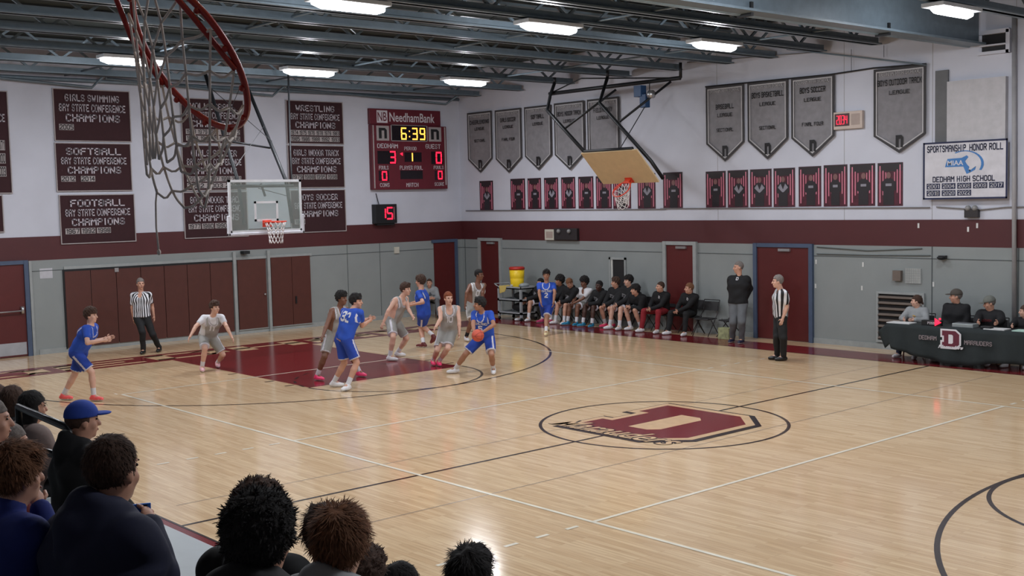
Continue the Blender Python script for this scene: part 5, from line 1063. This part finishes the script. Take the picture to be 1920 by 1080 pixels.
    hipops = [(('rc', j['pv']+latH*.07*s+up*.03*s, j['h'+'R'], .118*s*b, .105*s*b), .05), (('rc', j['pv']-latH*.07*s+up*.03*s, j['hL'], .118*s*b, .105*s*b), .05)]
    if bot == 'shorts':
        def legop(q): return [(('rc', j['h'+q], j['h'+q]+(j['k'+q]-j['h'+q])*.84, .108*s*b, .098*s*b), .03)]
        def cutk(X, Y, Z):
            o = None
            for q in 'RL':
                ax_ = unit(j['k'+q]-j['h'+q]); c = j['h'+q]+(j['k'+q]-j['h'+q])*.83
                o_ = np.where(dot(X, Y, Z, c, ax_) > 0, np.minimum(dot(X, Y, Z, c, ax_), .3), -.3); dist = np.sqrt(np.maximum((X-c[0])**2+(Y-c[1])**2+(Z-c[2])**2, 0)) < .19*s
                v_ = np.where(dist, dot(X, Y, Z, c, ax_), -.3); o = v_ if o is None else np.maximum(o, v_)
            return o
        def ms(C):
            r = np.zeros(len(C), bool)
            for q, sg in (('R', 1), ('L', -1)):
                ax_ = unit(j['k'+q]-j['h'+q]); c = j['h'+q]+(j['k'+q]-j['h'+q])*.83; d = (C-c)@ax_; near = np.linalg.norm(C-c, axis=1) < .17*s
                r |= near & (d > -.02*s); sd = np.cross(ax_, fr_t); sd = unit(sd)*sg*(1 if (np.cross(ax_, fr_t)@latH)*1 > 0 else -1); 
                rel = C-c-np.outer(d, ax_); r |= (np.linalg.norm(rel, axis=1) > .06*s) & ((rel@sd) > .982*np.linalg.norm(rel, axis=1)) & (d < 0) & (d > -.33*s)
            return r
        garment('shorts', hipops+legop('R')+legop('L'), None, cuts=(cutk, lambda X, Y, Z: Z-(j['pv'][2]+.12*s)+Y*0+X*0), mats=[botm, trim], matfn=ms, wr=.008, rr=.0135)
    else:
        ops = hipops
        for q in 'RL': ops = ops+[(('rc', j['h'+q], j['k'+q], .1*s*b, .075*s*b), .03), (('rc', j['k'+q], j['k'+q]+(j['a'+q]-j['k'+q])*.95, .074*s*b, .058*s), .02)]
        garment('trousers', ops, botm, cuts=(lambda X, Y, Z: Z-(j['pv'][2]+.1*s)+Y*0+X*0,), wr=.007)
    for q in 'RL':
        a, t_ = j['a'+q], j['t'+q]; d_ = unit(t_-a); 
        hz = V3(t_[0]-a[0], t_[1]-a[1], 0); hz = unit(hz) if np.linalg.norm(hz) > .02 else V3(0, 1, 0)
        heel = a-hz*.045*s-V3(0, 0, .045*s); toe = t_; low = min(heel[2], toe[2])-.034*s
        ball = heel*.35+toe*.65; 
        ops = [(('rc', heel, ball, .04*s, .044*s), .02), (('rc', ball, toe, .044*s, .034*s), .02), (('rc', a-V3(0, 0, .005*s), heel*.5+ball*.5, .05*s, .046*s), .03)]
        F, lo, h, ax = field(ops, .0125); X, Y, Z = np.meshgrid(*ax, indexing='ij'); F = np.maximum(F, (low-Z).astype(np.float32)); F = np.maximum(F, (Z-(a[2]+.035*s)).astype(np.float32))
        flat = abs(heel[2]-toe[2]) < .05
        smesh('shoe', [snet(F, lo, h)], [shoe, S_SOLE if shoe not in (S_BLK,) else S_BLK], root, (lambda C, lw=low: C[:, 2] < lw+.022*s) if flat else None)
        if bot == 'shorts': kk = a+(j['k'+q]-a)*.32; smesh('sock', [snet(*field([(('rc', a, kk, .043*s, .047*s), 0)], .0125)[:3])], sock, root)
    return root
# ------------------------------------------------------------------ pose helpers
def on_sphere(px, c, L, hint):
    d = ray(*px); dn = unit(d); oc = CO-c; bq = dn@oc; cq = oc@oc-L*L; disc = bq*bq-cq
    if disc <= 0: p = CO+dn*(-bq); v = p-c; return c+unit(v)*L
    c1, c2 = CO+dn*(-bq-math.sqrt(disc)), CO+dn*(-bq+math.sqrt(disc)); return c1 if (c1-c)@hint > (c2-c)@hint else c2
def at_depth(px, guess): d = ray(*px); return CO+d*((guess-CO)@CM[2])
def ik(h, a, px, l1, l2, fwd):
    d = a-h; D = np.linalg.norm(d); u = d/D
    if D >= (l1+l2)*.995: l1, l2 = l1*D*1.005/(l1+l2), l2*D*1.005/(l1+l2)
    x = (D*D+l1*l1-l2*l2)/(2*D); r = math.sqrt(max(l1*l1-x*x, 1e-6)); m = h+u*x; f = unit(fwd-u*(fwd@u)); g = np.cross(u, f); best = None
    for t in range(-80, 81, 5):
        q = m+r*(f*math.cos(math.radians(t))+g*math.sin(math.radians(t))); c = (np.linalg.norm(proj(q)-np.array(px)) if px is not None else 0)+abs(t)*.03
        if best is None or c < best[0]: best = (c, q)
    return best[1]
def yawv(a): return V3(math.cos(math.radians(a)), math.sin(math.radians(a)), 0)
def pose(d, yaw, H=1.8, depth=0., lift=None, syaw=None, ehint=None, whint=None, tyaw=None):
    """joints from where they stand on the court: ankles on the floor, bones of true length"""
    s = H/1.78; fw = yawv(yaw); rt = V3(fw[1], -fw[0], 0); sf = yawv(syaw if syaw is not None else yaw); srt = V3(sf[1], -sf[0], 0); J = {}
    lift = lift or {}
    for q in 'RL': J['a'+q] = onz(*d['a'+q], .095*s+lift.get(q, 0))
    if depth: pass
    gr = [J['a'+q] for q in 'RL' if not lift.get(q)]; root = sum(gr)/len(gr)
    J['pv'] = at_depth(d['pv'], root+fw*depth+V3(0, 0, .9)); pv = J['pv']
    for q in 'RL':
        if lift.get(q): J['a'+q] = at_depth(d['a'+q], root)
    for q, sg in (('R', 1), ('L', -1)): J['h'+q] = pv+rt*sg*.09*s-V3(0, 0, .03)*s
    for q in 'RL': J['k'+q] = ik(J['h'+q], J['a'+q], d.get('k'+q), .43*s, .42*s, fw+V3(0, 0, .1))
    J['nk'] = on_sphere(d['nk'], pv, .53*s, fw*1.0+V3(0, 0, .3)); up = unit(J['nk']-pv)
    J['hd'] = at_depth(d['hd'], J['nk']+up*.12*s+fw*.03)
    v = J['hd']-J['nk']; J['hd'] = J['nk']+unit(v)*min(max(np.linalg.norm(v), .15*s), .2*s)
    for q, sg in (('R', 1), ('L', -1)):
        J['s'+q] = J['nk']-up*.055*s+srt*sg*.175*s
        eh = (ehint or {}).get(q, sf*.5+srt*sg*.3); wh = (whint or {}).get(q, sf)
        J['e'+q] = on_sphere(d['e'+q], J['s'+q], .29*s, eh); J['w'+q] = on_sphere(d['w'+q], J['e'+q], .25*s, wh)
        ty = yawv((tyaw or {}).get(q, yaw)); J['t'+q] = J['a'+q]+ty*.155*s-V3(0, 0, .055*s)
        if lift.get(q, 0) > .15: J['t'+q] = J['a'+q]+ty*.05*s-V3(0, 0, .15*s)
    return J
def seated(hip, yaw, H=1.78, lean=20, head=None, spread=.16, kz=.52, footz=0., shin=.08, handmode='knees', hd_fwd=.03, kf=.44, foot=None, arms=None):
    """hip is the seat point in world space"""
    s = H/1.78; fw = yawv(yaw); rt = V3(fw[1], -fw[0], 0); J = {'floor': footz}; hip = np.asarray(hip, float); J['pv'] = hip+V3(0, 0, .1*s)
    ln = math.radians(lean); up = unit(fw*math.sin(ln)+V3(0, 0, math.cos(ln)))
    if head is not None: up = unit(np.asarray(head)-V3(0, 0, .1)-fw*.03-J['pv'])
    J['nk'] = J['pv']+up*.52*s; J['hd'] = J['nk']+unit(up+V3(0, 0, 1.2))*.165*s+fw*hd_fwd if head is None else np.asarray(head, float)
    if head is not None: J['nk'] = J['hd']-unit(up+V3(0, 0, 1.2))*.165*s-fw*hd_fwd
    for q, sg in (('R', 1), ('L', -1)):
        J['h'+q] = J['pv']+rt*sg*.09*s-V3(0, 0, .02); J['k'+q] = hip+fw*kf*s+rt*sg*spread+V3(0, 0, .06); J['k'+q][2] = footz+kz*s
        ft = fw*shin+rt*sg*.02; J['a'+q] = V3(J['k'+q][0], J['k'+q][1], footz+.095*s)+ft
        if foot and q in foot: J['a'+q] = onz(*foot[q], footz+.095*s)
        J['t'+q] = J['a'+q]+unit(fw+rt*sg*.25)*.155*s-V3(0, 0, .055*s)
        J['s'+q] = J['nk']-up*.055*s+rt*sg*.18*s
    for q, sg in (('R', 1), ('L', -1)):
        tgt = {'knees': J['k'+q]-fw*.08+V3(0, 0, .1)-rt*sg*.02, 'clasp': (J['kR']+J['kL'])/2+fw*.02+V3(0, 0, .08)+rt*sg*.035, 'lap': J['pv']+fw*.26+V3(0, 0, .06)+rt*sg*.06}[handmode]
        if arms and q in arms: tgt = np.asarray(arms[q], float)
        J['w'+q] = tgt; v = tgt-J['s'+q]; D = np.linalg.norm(v)
        if D > .53*s: J['w'+q] = J['s'+q]+unit(v)*.53*s
        J['e'+q] = ik(J['s'+q], J['w'+q], None, .29*s, .25*s, rt*sg*.8-fw*.5-V3(0, 0, .4))
    return J
BJ = dict(topm=C_BLUE, botm=C_BLUE2); GJ = dict(topm=C_GRY, botm=C_GRYS)
figure('player in blue with coral shoes crouching at the far left of the court',
 pose(dict(hd=(171, 592), nk=(172, 610), pv=(147, 658), eR=(164, 643), wR=(198, 638), eL=(172, 641), wL=(201, 634), kR=(181, 700), aR=(176, 742), kL=(140, 704), aL=(119, 740)), 35, 1.8, syaw=45), 35, 1.8, 'pale', 'brown', 'curly', shoe=S_CORAL, hyaw=40, num=('0', .14, .2, 'B'), under=C_BLUE, **BJ)
figure('referee in striped shirt and black trousers standing before the brown partition',
 pose(dict(hd=(263.5, 532), nk=(264, 545), pv=(266, 592), eR=(248, 577), wR=(251, 601), eL=(285, 572), wL=(289, 596), kR=(268, 628), aR=(269, 656), kL=(285, 625), aL=(299, 652)), 318, 1.83, ehint={'R': -yawv(318), 'L': -yawv(318)}), 318, 1.83, 'fair', 'grey', 'short', 'ref', M_REF, 'pants', C_BLKP, S_BLK, hyaw=350)
figure('player in grey over a white shirt with pale pink shoes, arms spread, before the partition',
 pose(dict(hd=(403, 577), nk=(400, 592), pv=(389, 630), eR=(367, 612), wR=(357, 630), eL=(424, 611), wL=(434, 631), kR=(385, 654), aR=(379, 688), kL=(411, 651), aL=(408, 680)), 338, 1.8), 338, 1.8, 'pale', 'brown', 'messy', shoe=S_PALE, hyaw=10, under=C_WHT, num=('11', .13, .13, 'F'), **GJ)
figure('player in grey with pink shoes just behind blue number 32',
 pose(dict(hd=(641, 560), nk=(637, 576), pv=(624, 625), eR=(613, 608), wR=(606, 628), eL=(650, 606), wL=(660, 622), kR=(609, 668), aR=(595, 704), kL=(663, 660), aL=(674, 697)), 10, 1.82), 10, 1.82, 'brown', 'black', 'curly', shoe=S_PINK, hyaw=20, under=None, **GJ)
figure('player in blue number 32 seen from behind at the edge of the key',
 pose(dict(hd=(668, 566), nk=(662, 580), pv=(645, 634), eR=(679, 611), wR=(692, 602), eL=(668, 604), wL=(690, 598), kR=(674, 682), aR=(652, 722), kL=(645, 680), aL=(626, 716)), 95, 1.86, syaw=108, tyaw={'R': 290, 'L': 50}), 95, 1.86, 'fair', 'black', 'messy', shoe=S_WHT, hyaw=35, num=('32', .2, .2, 'B'), under=C_BLUE, **BJ)
figure('long armed player in grey with white shoes leaning on the blue player inside the key',
 pose(dict(hd=(761, 543), nk=(753, 557), pv=(737, 601), eR=(728, 583), wR=(719, 605), eL=(765, 578), wL=(773, 592), kR=(737, 634), aR=(731, 668), kL=(756, 630), aL=(746, 660)), 25, 1.88, syaw=15), 25, 1.88, 'pale', 'brown', 'messy', shoe=S_WHT, hyaw=20, **GJ)
figure('player in blue with maroon shoes holding off the long armed grey player',
 pose(dict(hd=(788, 528), nk=(789, 541), pv=(795, 588), eR=(784, 566), wR=(768, 569), eL=(793, 567), wL=(774, 571), kR=(789, 617), aR=(794, 644), kL=(793, 614), aL=(812, 629)), 205, 1.86, lift={'L': .3}, syaw=215), 205, 1.86, 'fair', 'brown', 'curly', shoe=S_MAR, under=C_BLUE, **BJ)
figure('player in grey with bright pink shoes guarding the ball',
 pose(dict(hd=(841, 560), nk=(842, 574), pv=(839, 619), eR=(826, 598), wR=(817, 613), eL=(861, 601), wL=(861, 624), kR=(822, 646), aR=(812, 676), kL=(843, 648), aL=(823, 677)), 330, 1.84), 330, 1.84, 'pale', 'red', 'short', shoe=S_PINK, hyaw=345, num=('10', .15, .15, 'F'), **GJ)
figure('player in grey standing in the far corner by the red door, looking right',
 pose(dict(hd=(899, 514), nk=(896, 527), pv=(888, 573), eR=(875, 549), wR=(872, 573), eL=(905, 549), wL=(905, 572), kR=(883, 605), aR=(874, 632), kL=(895, 604), aL=(898, 628)), 340, 1.86), 340, 1.86, 'brown', 'black', 'short', shoe=S_WHT, sock=C_BLK, hyaw=20, num=('0', .1, .14, 'F'), trim=C_WHT, **GJ)
JB = pose(dict(hd=(899, 571), nk=(904, 584), pv=(909, 631), eR=(887, 608), wR=(889, 624), eL=(926, 609), wL=(906, 622), kR=(877, 660), aR=(854, 691), kL=(920, 658), aL=(925, 692)), 300, 1.8, syaw=290, tyaw={'R': 250, 'L': 320}, whint={'L': yawv(290), 'R': yawv(290)})
BALL = at_depth((896, 629), (JB['wR']+JB['wL'])/2+yawv(290)*.1)
figure('player in blue holding the basketball outside the free throw circle', JB, 300, 1.8, 'olive', 'black', 'messy', shoe=S_WHT, hyaw=235, chest=('ASHLAND', .3, .06, -.045), num=('5', .09, .12, 'F'), under=C_BLUE, grip={'R': BALL, 'L': BALL}, **BJ)
t = props(empty('basketball', BALL), 'orange basketball held by the blue player', 'ball'); MB().ball(BALL, .121, nu=24, nv=16).build('leather', mat('orange_ball', (196, 84, 62), .6, bump=.3, scale=200), t, True)
sm = MB()
for f in (lambda a: V3(math.cos(a), math.sin(a), 0), lambda a: V3(math.cos(a), 0, math.sin(a)), lambda a: unit(V3(.55*abs(math.cos(a))+.35, math.sin(a)*.8, math.cos(a)*.6))): sm.tube([BALL+f(2*PI*k/24)*.121 for k in range(24)], .0025, 4, closed=True)
sm.build('seam', BLK, t); t.children[-1]['kind'] = 'stuff'
figure('player in blue number 2 walking toward the camera in front of the bench',
 pose(dict(hd=(1024.5, 516), nk=(1024.5, 528), pv=(1025, 570), eR=(1011, 549), wR=(1014, 566), eL=(1040, 548), wL=(1038, 566), kR=(1028, 600), aR=(1027, 612), kL=(1023, 598), aL=(1024, 622)), 312, 1.8), 312, 1.8, 'olive', 'black', 'messy', shoe=S_YEL, chest=('ASHLAND', .28, .055, -.045), num=('2', .09, .13, 'F'), under=C_BLUE, **BJ)
figure('tall coach in a black pullover and grey trousers standing by the bench',
 pose(dict(hd=(1384, 497), nk=(1386, 512), pv=(1384, 566), eR=(1369, 540), wR=(1373, 562), eL=(1406, 541), wL=(1398, 562), kR=(1375, 603), aR=(1373, 634), kL=(1391, 603), aL=(1391, 636)), 285, 1.93, ehint={'R': -yawv(285), 'L': -yawv(285)}, whint={'R': yawv(285), 'L': yawv(105)}), 285, 1.93, 'fair', 'grey', 'buzz', 'long', C_BLK, 'pants', C_CHAR, S_NAVY, hyaw=235, chest=('D', .06, .07, .12), bulk=1.12)
figure('grey haired referee in striped shirt standing before the wide red door',
 pose(dict(hd=(1458, 528), nk=(1465, 544), pv=(1463, 590), eR=(1464, 574), wR=(1462, 598), eL=(1475, 575), wL=(1465, 605), kR=(1457, 630), aR=(1457, 666), kL=(1471, 630), aL=(1469, 668)), 232, 1.8, ehint={'R': yawv(232), 'L': -yawv(232)}), 232, 1.8, 'pale', 'grey', 'short', 'ref', M_REF, 'pants', C_BLKP, S_BLK, hyaw=222, bulk=1.1)
# ---- bench
def bench(label, hx, hy, headpx, lean_y=8.98, yaw=270, H=1.8, mode='clasp', feet=None, **k):
    hd = ony(*headpx, lean_y); hip = V3(hx, hy, .45)
    return figure(label, seated(hip, yaw, H, head=hd, handmode=mode, spread=k.pop('spread', .15), foot=feet), yaw, H, **k)
def bx(px): return ony(px, 580, 9.15)[0]
SQ = dict(top='hoodie', topm=C_BLK, botm=C_BLK, chest=('DEDHAM', .19, .085, -.02), chest_m=fab('grey_print', (132, 130, 134)))
bg = 'players seated on the bench'
bench('bench player in black hidden behind blue number 2', bx(1009), 9.15, (1013, 531), skin='fair', hair='black', hstyle='short', shoe=S_WHT, group=bg, **SQ)
bench('bushy haired bench player in a black hoodie right of blue number 2', bx(1050), 9.15, (1049, 527), hyaw=250, skin='olive', hair='black', hstyle='afro', shoe=S_MAG, group=bg, **SQ)
bench('bench player in black with bowed head beside the player in white', bx(1075), 9.15, (1068, 531), lean_y=8.8, hpitch=-40, skin='fair', hair='lightbrown', hstyle='short', shoe=S_WHT, group=bg, **SQ)
bench('bench player in a white shooting shirt', bx(1098), 9.15, (1095, 530), skin='brown', hair='black', hstyle='afro', top='tee', topm=C_WHT, botm=C_GRYS, shoe=S_TEAL, group=bg)
bench('dark skinned bench player in a black hoodie right of the player in white', bx(1127), 9.15, (1123, 536), lean_y=8.9, skin='dark', hair='black', hstyle='short', shoe=S_TEAL, group=bg, **SQ)
bench('bench player in black with hot pink shoes', bx(1157), 9.15, (1154, 530), hyaw=235, skin='fair', hair='brown', hstyle='messy', shoe=S_PINK, feet={'R': (1135, 607), 'L': (1150, 607)}, group=bg, **SQ)
bench('tallest bench player in black, just right of the pink shoes', bx(1179), 9.15, (1178, 527), hyaw=250, H=1.88, skin='pale', hair='black', hstyle='curly', shoe=S_WHT, group=bg, **SQ)
bench('hunched dark haired bench player in black beside the coach in red trousers', bx(1204), 9.15, (1191, 544), lean_y=8.75, hyaw=235, skin='fair', hair='black', hstyle='curly', shoe=S_WHT, feet={'R': (1182, 612), 'L': (1202, 613)}, group=bg, **SQ)
bench('bearded assistant coach in black top and red trousers on the bench', bx(1243), 9.15, (1238, 538), lean_y=8.85, hyaw=240, skin='fair', hair='brown', hstyle='buzz', top='long', topm=C_BLK, bot='pants', botm=C_RED, shoe=S_WHT, spread=.24, chest=('D', .05, .06, .1), group='coaches seated on the bench')
bench('assistant coach with light hair all in black at the right end of the bench', bx(1294), 9.15, (1292, 541), lean_y=8.85, hyaw=235, skin='fair', hair='lightbrown', hstyle='short', top='long', topm=C_BLK, bot='pants', botm=C_BLKP, shoe=S_WHT, spread=.24, chest=('D', .05, .06, .1), group='coaches seated on the bench')
for k, px in enumerate((1009, 1050, 1075, 1098, 1127, 1157, 1179, 1204, 1243, 1294)):
    chair(bx(px), 9.17, 0, '%s occupied folding chair from the cart along the bench' % ORD[k], 'occupied bench chairs')
# grey hoodie watcher seated by the end wall
hd = onx(805, 531, -15.75); q_ = onz(812, 590, 0); hip = V3(-15.95, hd[1]+.15, .46)
figure('seated person in a grey hoodie by the corner door behind the blue player', seated(hip, 330, 1.75, head=hd, handmode='clasp'), 330, 1.75, 'fair', 'brown', 'buzz', 'hoodie', C_HG, 'pants', C_CHAR, S_BLK, hyaw=310, chest=('D', .07, .09, 0), chest_m=C_NAVY)
chair(hip[0], hip[1], math.radians(60), 'folding chair under the person in the grey hoodie by the corner door', 'folding chairs at the end wall')
# ---- table crew
def crew(label, px, dist_back, yaw, armpx=None, hy=None, hspx=None, **k):
    n = TB.n; nn = n/np.linalg.norm(n); off = -TBW-dist_back
    # intersect head ray with plane behind the table
    P0 = TB.o+n*off; d = ray(*px); tt = ((P0-CO)@n)/(d@n); hd = CO+d*tt
    hip = V3(hd[0], hd[1], .46)-V3(n[0], n[1], 0)*.1
    arms = None
    if armpx: arms = {q: onz(*armpx[q], .79) for q in armpx}
    J = seated(hip, yaw, k.get('H', 1.78), head=hd, arms=arms, handmode='lap')
    chair(hip[0], hip[1], math.radians(yaw-270), 'folding chair under the '+' '.join(label.split()[:7]), 'folding chairs behind the scorers table')
    return figure(label, J, yaw, **k)
ty = math.degrees(math.atan2(TB.n[1], TB.n[0]))
crew('young person in a grey hoodie with dark ponytail at the scorers table', (1718, 565), .2, ty, {'R': (1694, 599), 'L': (1716, 600)}, skin='pale', hair='brown', hstyle='pony', top='hoodie', topm=C_HG, bot='pants', botm=C_NAVY, hyaw=ty-60, H=1.66, chest=('D', .07, .1, -.03), chest_m=mat('yellow_print', (196, 150, 60)))
crew('heavy man in a brown cap and black jacket behind the red arrow box', (1792, 556), .24, ty, skin='fair', hair='grey', hstyle='short', top='long', topm=C_BLK, bot='pants', botm=C_BLKP, cap=C_CAPD, hyaw=ty-55, H=1.88, bulk=1.18, under=None)
crew('man in a grey cap and black sweatshirt behind the silver console', (1855, 569), .2, ty, {'L': (1868, 616), 'R': (1830, 612)}, skin='fair', hair='grey', hstyle='short', top='hoodie', topm=C_BLK, bot='pants', botm=C_BLKP, cap=C_CAPG, hyaw=ty-50, hpitch=-12, H=1.84, bulk=1.1, chest=('DEDHAM', .2, .05, .0), chest_m=C_DARKR)
crew('boy in black writing at the table, cut by the right edge', (1921, 584), .16, ty, {'R': (1893, 615), 'L': (1925, 622)}, skin='pale', hair='brown', hstyle='short', top='long', topm=C_BLK, bot='pants', botm=C_NAVY, hyaw=ty-60, H=1.6)
# ---- spectators
def fan(label, px, dist, yaw, H=1.75, lean=12, arms=None, hp=0, **k):
    hd = atd(*px, dist); sc_ = H/1.78; row = (RY0-hd[1]); r = max(0, round((row-.45)/RD)); zf = .18+r*RH
    fwv = yawv(yaw); hipz = zf+.43
    top_ = hd[2]-hipz; hip = V3(hd[0], hd[1], 0)-fwv*math.tan(math.radians(lean))*.55; hip[2] = hipz
    # keep the torso length natural: move the seat height with the head where the row allows
    if top_ < .68: hip[2] = hd[2]-.72
    if top_ > .92: hip[2] = hd[2]-.82
    ft = min(hip[2]-.43, zf+.3)
    J = seated(hip, yaw, H, head=hd, footz=ft, arms=arms, handmode='knees', kf=.42, spread=.14, lean=lean)
    return figure(label, J, yaw, H, hpitch=hp, face=k.pop('face', True), res=k.pop('res', .014), group=None, **k)
LK = 112
fan('spectator with brown hair at the very left edge of the frame', (-4, 748), 10.6, LK, skin='fair', hair='brown', hstyle='short', top='hoodie', topm=C_BLK, bot='pants', botm=C_NAVY, shoe=S_WHT)
fan('spectator with long brown hair in black, upper left of the crowd', (26, 753), 10.0, LK, H=1.68, skin='fair', hair='brown', hstyle='long', top='hoodie', topm=C_BLK, bot='pants', botm=C_NAVY, shoe=S_WHT, strands=500)
fan('spectator with dark hair in a taupe puffer jacket behind the black handrail', (63, 765), 9.3, 95, H=1.68, skin='fair', hair='black', hstyle='long', top='puffer', topm=C_TAUPE, bot='pants', botm=C_BLK, shoe=S_WHT, strands=500)
fan('spectator in a bright blue baseball cap and black hoodie', (156, 790), 7.9, 92, H=1.74, hyaw=82, skin='fair', hair='brown', hstyle='short', top='hoodie', topm=C_BLK, bot='pants', botm=C_BLK, cap=C_CAPB, lean=8, bulk=1.1, hoodr=1.2)
fan('spectator with grey brown hair in a dark green coat, left edge', (24, 833), 7.2, 95, H=1.66, hyaw=85, skin='fair', hair='grey', hstyle='short', top='puffer', topm=C_GRN, bot='pants', botm=C_BLK)
fan('spectator in dark red cut off by the left edge', (-14, 790), 6.6, 95, H=1.7, hyaw=70, skin='fair', hair='grey', hstyle='short', top='long', topm=C_DARKR, bot='pants', botm=C_BLK)
fan('boy with messy brown hair in a blue sweatshirt resting his chin on his hand', (33, 893), 4.6, 100, H=1.6, hyaw=96, arms={'R': atd(74, 950, 4.72), 'L': atd(0, 1060, 4.8)}, skin='fair', hair='lightbrown', hstyle='messy', top='long', topm=C_ROY, bot='pants', botm=C_NAVY, res=.013, curl=1.4, strands=6000)
cup = atd(262, 960, 4.78)
fan('large man in a navy hoodie with short dark hair holding a blue phone', (214, 885), 4.45, 100, H=1.82, hyaw=116, arms={'R': atd(281, 984, 4.72), 'L': atd(225, 985, 4.9)}, skin='fair', hair='brown', hstyle='short', top='hoodie', topm=C_NAVY, bot='pants', botm=C_BLK, bulk=1.2, res=.013, curl=1.3, strands=5000, hoodr=1.35)
t = props(empty('phone', cup), 'bright blue phone held by the man in the navy hoodie', 'phone')
pn_ = unit(V3(*(CO-cup)[:2], 0)); G = Frame(cup, np.cross(V3(0, 0, 1), pn_), (0, 0, 1), pn_); MB().rect(G, -.03, -.055, .045, .035, -.006, .006).build('case', mat('blue_phone_case', (30, 100, 200), .35), t, bevel=.004); MB().rect(G, .015, .015, .03, .03, .006, .009).build('lens', BLK, t)
fan('spectator in a black puffer with thick curly black hair, nearest the camera', (490, 1018), 3.55, 118, H=1.78, hyaw=124, skin='fair', hair='black', hstyle='curly', top='puffer', topm=C_BLK, bot='pants', botm=C_BLK, res=.013, bulk=1.1, strands=9000, hoodr=1.5)
fan('spectator whose brown curls show just above the nearest black haired head', (486, 970), 4.9, 115, H=1.8, skin='fair', hair='brown', hstyle='curly', top='hoodie', topm=C_BLK, bot='pants', botm=C_BLK, strands=3000)
fan('spectator with reddish brown hair in a pale grey hoodie, bottom centre', (642, 1023), 4.3, 105, H=1.72, hyaw=122, skin='pale', hair='lightbrown', hstyle='messy', top='hoodie', topm=C_HG, bot='pants', botm=C_NAVY, res=.012, strands=6000, hoodr=1.3)
fan('spectator in black behind the pale grey hoodie', (611, 1010), 5.0, 135, H=1.72, hyaw=150, skin='fair', hair='brown', hstyle='messy', top='hoodie', topm=C_BLK, bot='pants', botm=C_BLK, strands=2500)
fan('spectator with a curly brown crown low beside the pale grey hoodie', (681, 1091), 4.7, 115, H=1.66, skin='fair', hair='brown', hstyle='curly', top='hoodie', topm=C_BLK, bot='pants', botm=C_BLK, strands=2500)
fan('spectator whose dark crown just shows at the bottom edge', (754, 1108), 5.1, 115, H=1.66, skin='fair', hair='black', hstyle='short', top='hoodie', topm=C_BLK, bot='pants', botm=C_BLK, strands=2000)
fan('spectator with short black hair at the bottom right of the crowd', (883, 1085), 5.1, 115, H=1.7, skin='olive', hair='black', hstyle='messy', top='hoodie', topm=C_NAVY, bot='pants', botm=C_BLK, strands=3000)
# printed characters and other tiny joined marks are one part each
for o in bpy.data.objects:
    n = o.name.split('.')[0]
    if n in ('lettering', 'year_numbers', 'year_patch', 'digits', 'top_lettering', 'cloth_lettering', 'floor_lettering', 'emblem_script', 'emblem_script_outline', 'emblem_letters', 'header_lettering', 'header_logo', 'printed_light_bars', 'display_window', 'trim_line', 'shirt_print', 'navy_edge', 'wire_guard', 'stay_cable') and o.parent: o['kind'] = 'stuff'
